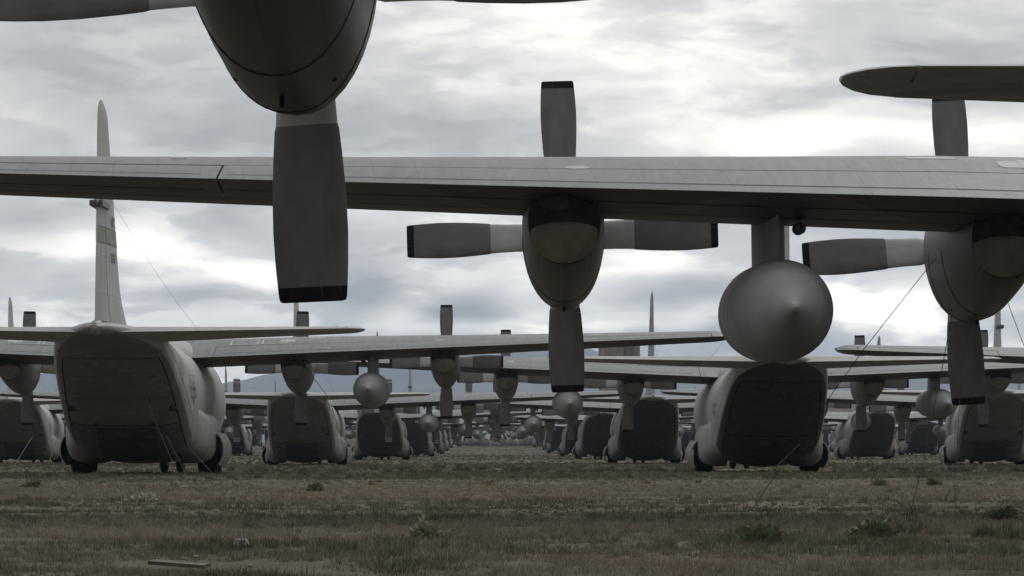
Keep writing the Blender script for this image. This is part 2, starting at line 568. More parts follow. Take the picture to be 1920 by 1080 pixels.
def surface_text(body, size, S0, z0, mat, name):
    """Lettering laid on the right-hand side of the fin, reading towards the tail."""
    cu = bpy.data.curves.new(name, 'FONT')
    cu.body = body
    cu.size = size
    cu.resolution_u = 2
    tmp = bpy.data.objects.new(name, cu)
    COL.objects.link(tmp)
    bpy.context.view_layer.update()
    me = bpy.data.meshes.new_from_object(tmp.evaluated_get(bpy.context.evaluated_depsgraph_get()))
    bpy.data.objects.remove(tmp)
    wd = max(vv.co.x for vv in me.vertices)
    me.materials.clear()
    me.materials.append(mat)
    for vv in me.vertices:
        # nose is to the reader's right on this side, so the text runs from the rudder forwards
        S = S0 + wd - vv.co.x
        z = z0 + vv.co.y
        vv.co = (fin_half(S, z) + .012, Y(S), z)
    return me

def insignia(S0, z0, side):
    """Outline of a star in a circle between two bars, on the fuselage side."""
    mb = MB()
    def P(a, b_):
        S, z = S0 - a, z0 + b_
        return (side * (fus_hw(S, z) + .014), Y(S), z)
    def stroke(pts, wdt):
        for (a0, b0), (a1, b1) in zip(pts, pts[1:]):
            L = math.hypot(a1 - a0, b1 - b0) or 1
            nx, ny = -(b1 - b0) / L * wdt / 2, (a1 - a0) / L * wdt / 2
            mb.add([P(a0 + nx, b0 + ny), P(a1 + nx, b1 + ny), P(a1 - nx, b1 - ny), P(a0 - nx, b0 - ny)], [(0, 1, 2, 3)], M['mark'])
    r = .36
    star = []
    for k in range(11):
        a = math.pi / 2 + k * math.pi / 5
        rr = r if k % 2 == 0 else r * .40
        star.append((rr * math.cos(a), rr * math.sin(a)))
    stroke(star, .035)
    stroke([(r * math.cos(k * math.pi / 12), r * math.sin(k * math.pi / 12)) for k in range(25)], .035)
    for s in (-1, 1):
        stroke([(s * .36, .18), (s * .74, .18), (s * .74, -.14), (s * .36, -.14)], .05)
    me = mb.mesh('insignia', False)
    return me

def blade_mesh(tipstyle):
    """One paddle blade pointing up from the hub; the broad face looks along y."""
    mb = MB()
    prof = [(.28, .26, .13, 38), (.40, .36, .12, 32), (.52, .41, .10, 26), (.70, .40, .085, 22), (.86, .405, .075, 19), (.95, .415, .07, 18),
            (.975, .43, .068, 17.5), (1.15, .455, .06, 15), (1.4, .478, .05, 12), (1.62, .48, .042, 10), (1.8, .465, .036, 8.5), (1.90, .452, .032, 8), (1.94, .446, .03, 8),
            (1.962, .443, .03, 8), (2.03, .43, .026, 7), (2.05, .415, .024, 7), (2.057, .375, .015, 7)]
    rings, rs = [], []
    for r_, wd, th, tw in prof:
        a = R(tw)
        ring = []
        for k in range(16):
            q = 2 * math.pi * k / 16
            cx = wd / 2 * math.copysign(abs(math.cos(q)) ** .8, math.cos(q))
            cyy = th / 2 * math.sin(q) * (1 - .25 * math.cos(q))
            ring.append((cx * math.cos(a) - cyy * math.sin(a), cx * math.sin(a) + cyy * math.cos(a), r_))
        rings.append(ring)
        rs.append(r_)
    def seg(i0, i1, mat, c0=False, c1=False):
        mb.loft(rings[i0:i1 + 1], mat, c0, c1)
    seg(0, 5, M['cuff'], True)
    seg(5, 6, M['blade'])
    if tipstyle == 'black':
        seg(6, 13, M['blade'])
        seg(13, 16, M['tip'], False, True)
    else:
        seg(6, 10, M['blade'])
        seg(10, 11, M['white'])
        seg(11, 13, M['red'])
        seg(13, 16, M['white'], False, True)
    return mb.mesh('blade', True, 50)

MESH = {}
def build_meshes(paint):
    """All part meshes for one paint scheme; returns a list of part specs (name, mesh, parent index, location, rotation)."""
    P = []
    body = M['pale' if paint == 'pale_dark' else paint]
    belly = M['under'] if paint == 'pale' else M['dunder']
    def part(name, me, parent=None, loc=(0, 0, 0), rot=(0, 0, 0), key=None):
        P.append(dict(name=name, me=me, parent=parent, loc=loc, rot=rot, key=key or name))
        return len(P) - 1
    # fuselage
    mb = MB()
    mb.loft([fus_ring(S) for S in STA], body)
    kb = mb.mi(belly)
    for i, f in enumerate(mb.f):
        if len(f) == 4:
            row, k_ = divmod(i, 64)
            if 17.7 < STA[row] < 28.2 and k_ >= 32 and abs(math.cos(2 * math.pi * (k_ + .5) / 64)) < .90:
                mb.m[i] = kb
    # wing-root fairing over the spine
    rings = []
    for S in (8.3, 8.8, 9.4, 10.5, 12, 13.4, 14.4, 15.6, 16.6):
        k = max(0, 1 - ((S - 11.6) / 5.2) ** 2)
        hw, zt = .3 + 1.45 * math.sqrt(k), 4.35 + .55 * k
        rings.append([(hw * math.cos(a), Y(S), 3.9 + (zt - 3.9) * max(math.sin(a), -.3)) for a in frange(0, 2 * math.pi * 31 / 32, 32)])
    mb.loft(rings, body)
    fi = part('fuselage', mb.mesh('fuselage', True, 40))
    # ramp and upper cargo door, following the upswept belly
    def belly_patch(S0, S1, frac, drop, mat, nm):
        b = MB()
        Ss = frange(S0, S1, 12)
        top, low = [], []
        for S in Ss:
            t_, bo, hw, nl = fus(S)
            rowt, rowl = [], []
            for k in frange(-1, 1, 13):
                x = k * frac * hw
                zc = (t_ + bo) / 2
                z = zc - (zc - bo) * max(1 - abs(x / hw) ** nl, 0) ** (1 / nl)
                rowt.append((x, Y(S), z + .03))
                rowl.append((x, Y(S), z - drop))
            top.append(rowt)
            low.append(rowl)
        n = 13
        rings = [list(reversed(a)) + b_ for a, b_ in zip(top, low)]
        b.loft(rings, mat)
        return b.mesh(nm, True, 40)
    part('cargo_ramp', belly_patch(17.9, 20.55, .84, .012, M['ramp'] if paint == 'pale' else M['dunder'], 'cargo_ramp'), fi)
    part('ramp_centre_panel', belly_patch(18.0, 20.4, .46, .018, M['ramp_centre'], 'ramp_centre_panel'), fi)  # darker rectangle over the middle of the ramp
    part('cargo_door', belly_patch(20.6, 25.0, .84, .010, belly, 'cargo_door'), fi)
    def belly_point(S, x, drop):
        t_, bo, hw, nl = fus(S)
        zc = (t_ + bo) / 2
        return (x, Y(S), zc - (zc - bo) * max(1 - abs(x / hw) ** nl, 0) ** (1 / nl) - drop)
    b = MB()
    for s in (-1, 1):
        Ss = frange(17.9, 25.0, 22)
        vs = []
        for S in Ss:
            hw = fus(S)[2]
            vs += [belly_point(S, s * .845 * hw, .016), belly_point(S, s * (.845 * hw + .035), .016)]
        b.add(vs, [(2 * i, 2 * i + 1, 2 * i + 3, 2 * i + 2) for i in range(21)], M['dark'])
    for S, mt, wd in ((17.88, 'dark', .05), (20.555, 'dark', .05), (22.3, 'dark', .018), (23.7, 'dark', .018), (25.02, 'dark', .04)):
        vs = []
        for f_ in frange(-.84, .84, 12):
            hw = fus(S)[2]
            vs += [belly_point(S, f_ * hw, .021), belly_point(S + wd, f_ * fus(S + wd)[2], .021)]
        b.add(vs, [(2 * i, 2 * i + 1, 2 * i + 3, 2 * i + 2) for i in range(11)], M[mt])
    part('door_seam', b.mesh('door_seam', False), fi)
    for s in (-1, 1):
        for S_, fx, sz in ((21.6, .80, (.22, .30, .10)), (20.7, .45, (.10, .22, .07))):
            b = MB()
            b.box(belly_point(S_, s * fx * 2.05, .03), sz, M['sooty'], Matrix.Rotation(R(-24), 3, 'X'))
            part('door_latch', b.mesh('door_latch', False), fi)
    # side door outline and seam along the rear flank
    for s in (-1, 1):
        b = MB()
        def flank(S, z):
            return (s * (fus_hw(S, z) + .012), Y(S), z)
        for (Sa, za, Sb, zb) in ((18.0, 1.5, 18.0, 3.3), (18.9, 1.75, 18.9, 3.3), (18.0, 3.3, 18.9, 3.3), (20.6, 2.3, 20.6, 4.0), (22.6, 3.2, 22.6, 4.1), (18.95, 1.72, 24.6, 4.02)):
            vs = []
            for q in frange(0, 1, 10):
                S_, z_ = Sa + (Sb - Sa) * q, za + (zb - za) * q
                dS, dz_ = (0.03, 0) if abs(Sb - Sa) < .5 else (0, .03)
                vs += [flank(S_, z_), flank(S_ + dS, z_ + dz_)]
            b.add(vs, [(2 * i, 2 * i + 1, 2 * i + 3, 2 * i + 2) for i in range(9)], M['mark'])
        part('flank_seam', b.mesh('flank_seam', False), fi)
    # main gear fairings
    for s in (-1, 1):
        b = MB()
        rings = []
        for S in (9.6, 9.9, 10.4, 11, 11.8, 13, 14.5, 15.5, 16.3, 17, 17.6, 18.2, 18.6, 18.88):
            q_ = min(abs(S - 14.0) / (4.9 if S > 14 else 4.45), 1)
            k = max(1 - q_ ** 2.6, .0) ** .6
            ring = []
            for a in frange(0, 2 * math.pi * 27 / 28, 28):
                ca, sa = math.cos(a), math.sin(a)
                ex = math.copysign(abs(ca) ** .62, ca)
                ez = math.copysign(abs(sa) ** .62, sa)
                ring.append((s * (1.50 + (1.02 if ca > 0 else .2) * k * ex), Y(S), 1.22 + .16 * max(S - 15.5, 0) + (.92 if sa > 0 else .82) * k ** .45 * ez))
            rings.append(ring)
        b.loft(rings, body)
        gi = part('gear_fairing', b.mesh('gear_fairing', True, 45))
        # wheel well and outer door: a curved shell hanging beside the wheels
        b = MB()
        rings = []
        for S in frange(11.9, 15.1, 6):
            o_, i_ = [], []
            for a in frange(R(-42), R(46), 12):
                o_.append((s * (2.02 + .78 * math.cos(a)), Y(S), .86 + .78 * math.sin(a)))
                i_.append((s * (2.02 + .74 * math.cos(a)), Y(S), .86 + .74 * math.sin(a)))
            rings.append(o_ + list(reversed(i_)))
        b.loft(rings, body)
        kd = b.mi(M['dark'])
        for i, f in enumerate(b.f):
            if len(f) == 4 and all((q % 24) >= 12 for q in f):
                b.m[i] = kd
        part('gear_door', b.mesh('gear_door', True, 45))
        # wheels in tandem
        for S in (12.45, 14.0):
            b = MB()
            b.lathe([(-.30, .40), (-.32, .58), (-.25, .69), (-.12, .715), (.12, .715), (.25, .69), (.32, .58), (.30, .40)], M['rubber'], axis='X', n=36, cap0=False, cap1=False)
            for zz in (-1, 1):
                b.lathe([(.295 * zz, .41), (.18 * zz, .36), (.14 * zz, .16), (.2 * zz, .1), (.2 * zz, .0)], M['steel'], axis='X', n=24, cap0=False, cap1=False)
            wi = part('main_wheel', b.mesh('main_wheel', True, 45), None, (s * 2.16, Y(S), .70), key='wheel')
            b = MB()
            b.tube([(s * 2.0, Y(S), .7), (s * 1.7, Y(S), .75), (s * 1.62, Y(S), 1.5)], .09, M['steel'], 10)
            part('gear_strut', b.mesh('gear_strut'))
    # nose wheels
    for s in (-1, 1):
        b = MB()
        b.lathe([(-.13, .22), (-.14, .36), (-.07, .48), (.07, .48), (.14, .36), (.13, .22)], M['rubber'], axis='X', n=28, cap0=False, cap1=False)
        b.lathe([(-.12, .23), (-.1, .1), (-.1, 0.001)], M['rim'], axis='X', n=20, cap0=False, cap1=False)
        b.lathe([(.12, .23), (.1, .1), (.1, 0.001)], M['rim'], axis='X', n=20, cap0=False, cap1=False)
        part('nose_wheel', b.mesh('nose_wheel', True, 45), None, (s * .3, Y(3.9), .48), key='wheel')
    b = MB()
    b.tube([(0, Y(3.9), .45), (0, Y(3.9), 1.2)], .08, M['steel'], 10)
    b.tube([(-.28, Y(3.9), .48), (.28, Y(3.9), .48)], .06, M['steel'], 8)
    part('nose_strut', b.mesh('nose_strut'))
    # cockpit windows
    b = MB()
    for a0, a1 in ((-62, -34), (-31, -3), (3, 31), (34, 62)):
        vs = []
        for S, dz in ((2.55, 0), (3.25, 0)):
            for a in (a0, a1):
                top, bot, hw, nl = fus(S)
                zc = (top + bot) / 2
                x = hw * math.sin(R(a)) * 1.01
                z = zc + (top - zc) * math.cos(R(a)) ** .93 * 1.012
                vs.append((x, Y(S) + .02, z + .02))
        b.add(vs, [(0, 1, 3, 2)], M['glass'])
    part('cockpit_window', b.mesh('cockpit_window', False), fi)
    # wing
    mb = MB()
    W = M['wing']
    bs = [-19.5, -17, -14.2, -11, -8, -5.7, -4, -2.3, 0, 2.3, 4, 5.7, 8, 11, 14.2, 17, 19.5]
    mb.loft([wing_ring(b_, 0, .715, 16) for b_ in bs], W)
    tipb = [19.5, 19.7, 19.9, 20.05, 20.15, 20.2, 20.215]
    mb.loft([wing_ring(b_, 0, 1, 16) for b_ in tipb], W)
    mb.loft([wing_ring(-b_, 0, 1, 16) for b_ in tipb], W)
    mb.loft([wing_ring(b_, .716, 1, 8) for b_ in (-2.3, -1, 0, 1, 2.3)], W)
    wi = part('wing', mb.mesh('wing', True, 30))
    for s in (-1, 1):
        for nm, b0, b1 in (('flap', 2.32, 14.18), ('aileron', 14.205, 19.47)):
            b = MB()
            x0 = .722 if nm == 'flap' else .735
            pts = [wing_ring(s * q, x0, 1, 10) for q in ([b0, 4, 5.7, 8, 11, b1] if nm == 'flap' else frange(b0, b1, 5))]
            b.loft(pts, W)
            part(nm, b.mesh(nm, True, 30), wi)
        b = MB()
        def skin(bl, x, top, off):
            le, c, t, zte, inc = wing_geo(bl)
            af = airfoil(120, t, .010 - .010 * min(abs(bl) / 19.7, 1))
            half = af[:121][::-1] if top else [af[120]] + af[121:]
            zz = float(np.interp(x, [q[0] for q in half], [q[1] for q in half]))
            return (bl, Y(le + c - (1 - x) * c * math.cos(inc)), zte + (1 - x) * c * math.sin(inc) + zz * c + (off if top else -off))
        for x0_, top, b0, b1 in ((.925, True, 2.6, 14.1), (.925, True, 14.4, 19.4), (.80, False, 2.6, 14.1), (.79, False, 14.4, 19.4), (.60, False, 2.6, 19.4)):
            bb = frange(b0, b1, 24)
            vs = []
            for bl in bb:
                vs += [skin(s * bl, x0_, top, .005), skin(s * bl, x0_ + (.005 if top else .010), top, .005)]
            b.add(vs, [(2 * i, 2 * i + 1, 2 * i + 3, 2 * i + 2) for i in range(23)], M['dark'])
        part('skin_seam', b.mesh('skin_seam', False), wi)
        # filler caps and inspection panels on the top skin
        for (bl, x, rw, rd, mat) in ((10.0, .70, .15, .11, 'patch'), (5.75, .46, .3, .16, 'patch'), (4.75, .58, .26, .3, 'patch'), (14.8, .5, .1, .08, 'steel')):
            b = MB()
            vs = []
            N = 18
            for k in range(N):
                a = 2 * math.pi * k / N
                e = .8 if rw < .2 else .35
                ca, sa = math.cos(a), math.sin(a)
                cx, sx = math.copysign(abs(ca) ** e, ca), math.copysign(abs(sa) ** e, sa)
                p = wing_top(s * bl + rw * cx, min(x + rd * sx / wing_geo(bl)[1], .712) if nm == 0 else x + rd * sx / wing_geo(bl)[1])
                vs.append((p[0], p[1], p[2] + .006))
            b.add(vs + [(q[0], q[1], q[2] - .02) for q in vs], [list(range(N))] + [(k, (k + 1) % N, N + (k + 1) % N, N + k) for k in range(N)], M[mat])
            part('access_panel', b.mesh('access_panel', False), wi)
        # painted outlines round the walkway panels on the top skin
        b = MB()
        for b0, b1 in ((2.75, 3.75), (3.85, 4.75)):
            x0_, x1_ = .50, .695
            for (ba, bb, xa, xb) in ((b0, b1, x0_, x0_ + .014), (b0, b1, x1_ - .014, x1_), (b0, b0 + .07, x0_ + .014, x1_ - .014), (b1 - .07, b1, x0_ + .014, x1_ - .014)):
                q4 = []
                for (bq, xq) in ((ba, xa), (bb, xa), (bb, xb), (ba, xb)):
                    p = wing_top(s * bq, xq)
                    q4.append((p[0], p[1], p[2] + .012))
                b.add(q4, [(0, 1, 2, 3)], M['patch'])
        part('walkway_marking', b.mesh('walkway_marking', False), wi)
        # navigation light on the wing tip
        b = MB()
        b.lathe([(-.08, .01), (-.06, .04), (.03, .05), (.12, .03), (.16, .005)], M['dome'], n=12)
        le, c, t, zte, inc = wing_geo(19.8)
        part('navigation_light', b.mesh('navigation_light'), wi, (s * 20.2, Y(le + .35 * c), zte + .07))
        # refuelling dump mast under the wing
        b = MB()
        b.lathe([(-.3, .02), (-.26, .06), (-.1, .075), (.2, .075), (.5, .02)], M['nacelle'], n=14)
        part('dump_mast', b.mesh('dump_mast'), wi, (s * 7.37, Y(11.9), 3.92))
    # tailplane
    mb = MB()
    hb = [-7.55, -5, -2.5, 0, 2.5, 5, 7.55]
    mb.loft([tail_ring_h(b_, 0, .68) for b_ in hb], body)
    tb = [7.55, 7.75, 7.9, 8.0, 8.04]
    mb.loft([tail_ring_h(b_) for b_ in tb], body)
    mb.loft([tail_ring_h(-b_) for b_ in tb], body)
    hi = part('tailplane', mb.mesh('tailplane', True, 30))
    for s in (-1, 1):
        b = MB()
        b.loft([tail_ring_h(s * q, .69, 1) for q in frange(.45, 7.53, 6)], body)
        part('elevator', b.mesh('elevator', True, 30), hi, key='elevator')
        b = MB()
        r = tail_ring_h(s * 7.4)
        p = tail_ring_h(s * 7.2)[4]
        b.tube([(p[0], p[1], p[2] - .05), (p[0], p[1], p[2] + .035)], .014, M['steel'], 6)
        part('static_mast', b.mesh('static_mast'), hi, key='elevator')
    # tail cone cap with two round lamps
    b = MB()
    b.lathe([(-.32, .02), (-.28, .13), (-.1, .19), (.4, .24)], body, (0, Y(29.2), 4.56), n=16)
    ci = part('tail_cone', b.mesh('tail_cone'), None)
    for s in (-1, 1):
        b = MB()
        b.lathe([(-.05, .0), (-.05, .05), (.03, .07), (.08, .07)], M['glass'], n=14)
        part('tail_lamp', b.mesh('tail_lamp'), ci, (s * .3, Y(29.1), 4.55))
    # fin and rudder
    zs = [4.6, 5.0, 5.4, 5.8, 6.2, 7, 8, 9, 10, 11, 11.2, 11.35, 11.46, 11.53, 11.555]
    mb = MB()
    mb.loft([fin_ring(z, 0, .675) for z in zs if z <= 11], body)
    mb.loft([fin_ring(z) for z in zs if z >= 11], body)
    ti = part('fin', mb.mesh('fin', True, 30))
    b = MB()
    b.loft([fin_ring(z, .685, 1) for z in [4.78] + [q for q in zs if 5 <= q <= 11]], body)
    ri = part('rudder', b.mesh('rudder', True, 30), ti)
    # warning-receiver pod low on the fin tip
    b = MB()
    b.lathe([(-.30, .03), (-.27, .08), (-.15, .10), (2.6, .10), (3.0, .05)], M['nacelle'], (.0, 0, 0), n=14)
    b.box((0, 1.0, 0), (.40, 2.0, .17), M['nacelle'])
    pi_ = part('receiver_pod', b.mesh('receiver_pod'), ti, (0, Y(29.2), 8.32))
    b = MB()
    b.lathe([(-.13, .03), (-.10, .10), (.10, .125), (.18, .11)], M['dome'], n=14)
    part('pod_cap', b.mesh('pod_cap'), ti, (-.0, Y(29.28), 8.32))
    # engines and propellers
    kn = ('nac', 'x')
    if kn not in MESH:
        b = MB()
        rings = []
        for (S, top, bot, hw) in ((7.02, .46, -.70, .43), (7.15, .52, -.83, .485), (7.5, .56, -.94, .51), (8.2, .60, -.98, .525), (9.2, .60, -.955, .52), (10.0, .55, -.88, .51), (10.8, .5, -.765, .495), (11.5, .45, -.64, .465), (11.85, .42, -.56, .445), (12.0, .40, -.51, .425)):
            ring = []
            for a in frange(0, 2 * math.pi * 39 / 40, 40):
                cc, ss = math.cos(a), math.sin(a)
                if ss >= 0:
                    x, z = hw * math.copysign(abs(cc) ** .8, cc), top * abs(ss) ** .8
                else:
                    x, z = hw * math.copysign(abs(cc) ** .90, cc) * (1 - .05 * ss * ss), bot * abs(ss) ** .93
                skew = (z + .5) * .55 if S > 11 else 0
                ring.append((x, PROP_S - S - skew * 0.9 * max(0, (S - 10.8) / 1.2), z))
            rings.append(ring)
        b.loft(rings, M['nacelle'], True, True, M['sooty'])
        # pylon fairing joining the wing
        rr = []
        for S, hw, z1 in ((8.8, .1, .75), (9.4, .42, .85), (10.5, .45, .8), (12.0, .40, .5), (12.6, .28, .42), (13.0, .05, .4)):
            rr.append([(hw * math.cos(a), PROP_S - S, .1 + (z1 - .1) * (.5 + .5 * math.sin(a))) for a in frange(0, 2 * math.pi * 15 / 16, 16)])
        b.loft(rr, M['sooty'])
        # chin scoop lip and latches
        MESH[kn] = b.mesh('engine_nacelle', True, 40)
        b = MB()
        rings = []
        for (dy, k) in ((0.0, 1.0), (-.07, .96), (-.12, .6), (-.135, .05)):
            ring = []
            for a in frange(0, 2 * math.pi * 35 / 36, 36):
                cc, ss = math.cos(a), math.sin(a)
                zz_ = .385 * k * ss if ss < 0 else .12 * k * ss
                ring.append((.418 * k * cc, dy - zz_ * .5, zz_))
            rings.append(ring)
        b.loft(rings, M['cover'])
        MESH['cover'] = b.mesh('exhaust_cover', True, 40)
        b = MB()
        b.tube([(0.0, PROP_S - 8.9, -.90), (.0, PROP_S - 8.92, -1.02)], .014, M['dark'], 8)
        MESH['drain'] = b.mesh('drain_vent')
        def cowl_strip(S0, S1, grow):
            q = MB()
            rr2 = []
            def sec(S, g):
                tab = ((7.15, .83, .485), (7.5, .94, .51), (8.2, .98, .525), (9.2, .955, .52), (10.0, .88, .51), (10.8, .765, .495))
                bo = float(np.interp(S, [t_[0] for t_ in tab], [t_[1] for t_ in tab])) + g
                hw = float(np.interp(S, [t_[0] for t_ in tab], [t_[2] for t_ in tab])) + g
                return [(hw * math.copysign(abs(math.cos(a)) ** .90, math.cos(a)) * (1 - .05 * math.sin(a) ** 2), PROP_S - S, bo * -abs(math.sin(a)) ** .93) for a in frange(R(185), R(355), 30)]
            for S, g in ((S0, -.01), (S0 + .004, grow), (S1 - .004, grow), (S1, -.01)):
                rr2.append(sec(S, g))
            vs = [p for r_ in rr2 for p in r_]
            q.add(vs, [(i * 30 + j, i * 30 + j + 1, i * 30 + j + 31, i * 30 + j + 30) for i in range(3) for j in range(29)], M['nacelle'])
            return q.mesh('cowl_band', True, 40)
        MESH['band1'] = cowl_strip(8.05, 8.12, .007)
        MESH['band2'] = cowl_strip(9.62, 9.67, .006)
        b = MB()
        b.box((0, 0, 0), (.030, .05, .035), M['dark'])
        MESH['latch'] = b.mesh('latch', False)
        b = MB()
        b.lathe([(.52, .0), (.50, .1), (.42, .21), (.25, .33), (.05, .41), (-.12, .44), (-.14, .40)], M['cuff'], n=28)
        b.lathe([(-.12, .40), (-.3, .36)], M['dark'], n=20)
        MESH['spin'] = b.mesh('propeller', True, 40)
        MESH['blade_black'] = blade_mesh('black')
        MESH['blade_red'] = blade_mesh('red')
        b = MB()
        pr = [(4.05, .0), (4.02, .08), (3.9, .2), (3.6, .36), (3.1, .52), (2.4, .63), (1.6, .68), (.8, .695), (-1.2, .695), (-1.9, .68), (-2.5, .63), (-3.0, .50), (-3.4, .35), (-3.75, .20), (-3.98, .095), (-4.12, .06), (-4.22, .05), (-4.26, .0)]
        pr = [(a_, r_ * .868) for a_, r_ in pr]
        b.lathe(pr, M['tank'], n=48)
        for yy in (-1.15, .85, 2.3):
            rr_ = float(np.interp(-yy, [-p[0] for p in pr], [p[1] for p in pr]))
            b.lathe([(yy - .03, rr_ - .01), (yy - .015, rr_ + .006), (yy + .015, rr_ + .006), (yy + .03, rr_ - .01)], M['tank'], n=48, cap0=False, cap1=False)
        MESH['tank'] = b.mesh('fuel_tank', True, 40)
        b = MB()
        rr_ = []
        for z in frange(.55, 1.35, 5):
            ring = []
            for x, zz in airfoil(10, .125, 0.0):
                ring.append((zz * 3.1, 1.75 - x * 3.1, z))
            rr_.append(ring)
        b.loft(rr_, M['tank'])
        MESH['pylon'] = b.mesh('pylon', True, 30)
    for i, bl in enumerate(ENG):
        hz = hub_z(bl)
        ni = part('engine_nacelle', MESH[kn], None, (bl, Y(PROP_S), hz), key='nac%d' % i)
        part('exhaust_cover', MESH['cover'], ni, (0, PROP_S - 12.12, -.125))
        part('cowl_band', MESH['band1'], ni)
        part('cowl_band', MESH['band2'], ni)
        for sx in (-1, 1):
            part('latch', MESH['latch'], ni, (sx * .28, PROP_S - 8.6, -.82), (0, R(-35 * sx), 0))
        part('drain_vent', MESH['drain'], ni)
        pi2 = part('propeller', MESH['spin'], None, (bl, Y(PROP_S), hz), key='prop%d' % i)
        for k in range(4):
            part('blade', MESH['blade_black'], pi2, (0, 0, 0), (0, R(90 * k), 0), key='blade%d' % i)
    for s in (-1, 1):
        tk = part('fuel_tank', MESH['tank'], None, (s * 7.64, Y(10.9), 2.94), key='tank')
        part('pylon', MESH['pylon'], tk, key='tank')
    # wire aerials from fin to forward spine
    for s in (-1, 1):
        b = MB()
        pts = []
        for t_ in frange(0, 1, 12):
            pts.append((s * (.16 + 1.6 * t_), Y(26.2 - 18.7 * t_), 8.55 + (4.55 - 8.55) * t_ - .25 * math.sin(math.pi * t_)))
        b.tube(pts, .0038, M['cable'], 5)
        part('wire_aerial', b.mesh('wire_aerial'), ti, key='aerial')
    return P

SPEC = {k: build_meshes(k) for k in ('pale', 'grey', 'pale_dark')}

# fin markings and insignia for the near aircraft
ins_r, ins_l = insignia(19.4, 2.72, 1), insignia(19.4, 2.72, -1)
num_me = surface_text("37839", .44, 25.75, 6.62, M['mark'], 'serial_number')
amc_me = surface_text("AMC", .52, 25.55, 7.72, M['mark'], 'command_letters')
def fin_band(S0f, S1f, nm):
    b = MB()
    for side in (1, -1):
        for f0, f1, mat in ((0.0, .04, 'mark'), (.04, .96, 'green'), (.96, 1.0, 'mark')):
            vs, fs = [], []
            for k in range(9):
                for q in (f0, f1):
                    z = 7.16 + .50 * q
                    le, c, th = fin_geo(z)
                    S = le + c * (S0f + (S1f - S0f) * k / 8)
                    vs.append((side * (fin_half(S, z) + .010), Y(S), z))
            for k in range(8):
                fs.append((2 * k, 2 * k + 1, 2 * k + 3, 2 * k + 2))
            b.add(vs, fs, M[mat])
    return b.mesh(nm, False)
band_me = [fin_band(.03, .67, 'green_band'), fin_band(.69, .93, 'green_band')]

def aircraft(X, D, label, paint='pale', yaw=0.0, pitch=0.0, roll=0.0, dz=0.0, sag=0.0, drop=(), spins=None, redtips=(), marks=False, group=None):
    """D is the distance of the propeller plane from the camera; yaw and pitch in degrees; sag lowers the airframe on its gear."""
    zg = ground_z(D - 6.1)
    root = bpy.data.objects.new('transport_aircraft', None)
    COL.objects.link(root)
    root.empty_display_size = .5
    root.location = (X, D - 6.1, zg + dz)
    root.rotation_euler = (R(pitch), R(roll), R(-yaw))
    tag(root, label, 'aircraft', group or 'stored transport aircraft parked in rows')
    objs = []
    for i, p in enumerate(SPEC[paint]):
        if any(p['name'] == q for q in drop) or (p['parent'] is not None and objs[p['parent']] is None):
            objs.append(None)
            continue
        me = p['me']
        for e in redtips:
            if p['key'] == 'blade%d' % e:
                me = MESH['blade_red']
        par = objs[p['parent']] if p['parent'] is not None else root
        rot = p['rot']
        o = bpy.data.objects.new(p['name'], me)
        COL.objects.link(o)
        o.parent = par
        o.location = p['loc']
        if p['name'] == 'propeller':
            e = int(p['key'][4])
            a = spins[e] if spins else random.uniform(-2.5, 2.5)
            rot = (0, R(a), 0)
        if p['key'] == 'wheel' and sag:
            o.location.z += sag / 1.0
        o.rotation_euler = rot
        objs.append(o)
    if sag:
        root.location.z -= sag
    fus_o = objs[0]
    tag_i = link('insignia', ins_r, fus_o)
    link('insignia', ins_l, fus_o)
    if marks:
        fin = next(o for o in objs if o and o.name.startswith('fin'))
        rud = next(o for o in objs if o and o.name.startswith('rudder'))
        link('serial_number', num_me, fin)
        link('command_letters', amc_me, fin)
        link('green_band', band_me[0], fin)
        link('green_band', band_me[1], rud)
    return root

NOTAIL = ('tailplane', 'fin')
NOSTAB = ('tailplane',)
LITTLE = ('fuel_tank',)
A_W0 = aircraft(-11.40, 23.3, 'nearest grey four-engined transport, engine and big propeller hanging across the top of the view', 'grey', dz=-.23, spins=[0, 1, 2, -2.3])
A_W = aircraft(10.97, 49.2, 'grey transport whose broad wing and round fuel tank span the whole middle of the view', 'grey', .78, 1.3, -.70, dz=-.41, drop=('static_mast',), spins=[-1.2, -3.0, 1, 0])
A_A = aircraft(-12.08, 134.9, 'pale transport with green fin band and number 37839 on its tall tail', 'pale', 0.3, spins=[1, 1.0, .8, 0], marks=True)
A_B = aircraft(10.5, 158.7, 'transport with very dark ramp, parked behind the round fuel tank', 'pale_dark', -.5, .55, sag=.14, drop=('receiver_pod', 'pod_cap'), spins=[.5, 1, -1, 0])
A_D = aircraft(-12.1, 243, 'pale transport with brown-stained tail door, next one behind the green-banded aircraft', 'pale', sag=.28, spins=[0, 0, 0, 0], redtips=(1, 2))
A_E = aircraft(-10.65, 348, 'dark grey transport without tailplane, third back in the row left of the grass aisle', 'grey', sag=.2, drop=NOSTAB, redtips=(1, 2, 3))
A_C = aircraft(30.3, 239.0, 'pale brown-stained transport cut off by the right edge of the view', 'pale', 4.0, sag=.2)
A_F = aircraft(10.05, 265, 'dark grey transport directly behind and left of the one with the dark ramp', 'grey', sag=.2)
A_M = aircraft(33.2, 147.5, 'grey transport mostly outside the right edge, only its long wing tip reaching in', 'grey', sag=.1)
A_L = aircraft(-33.9, 275, 'brownish transport at the left edge, partly behind the green-banded aircraft', 'pale', -2.4, sag=.2)
A_H = aircraft(34.9, 363, 'dark grey transport without tailplane beneath a wing, between two pale ones on the right', 'grey', sag=.2, drop=NOSTAB)
A_G = aircraft(10.0, 373, 'grey transport without tail third back in the row right of the grass aisle', 'grey', sag=.2, drop=NOTAIL)
A_I = aircraft(57.0, 515, 'small distant dark transport right of the grey one under the wing', 'grey', sag=.2, drop=NOSTAB)

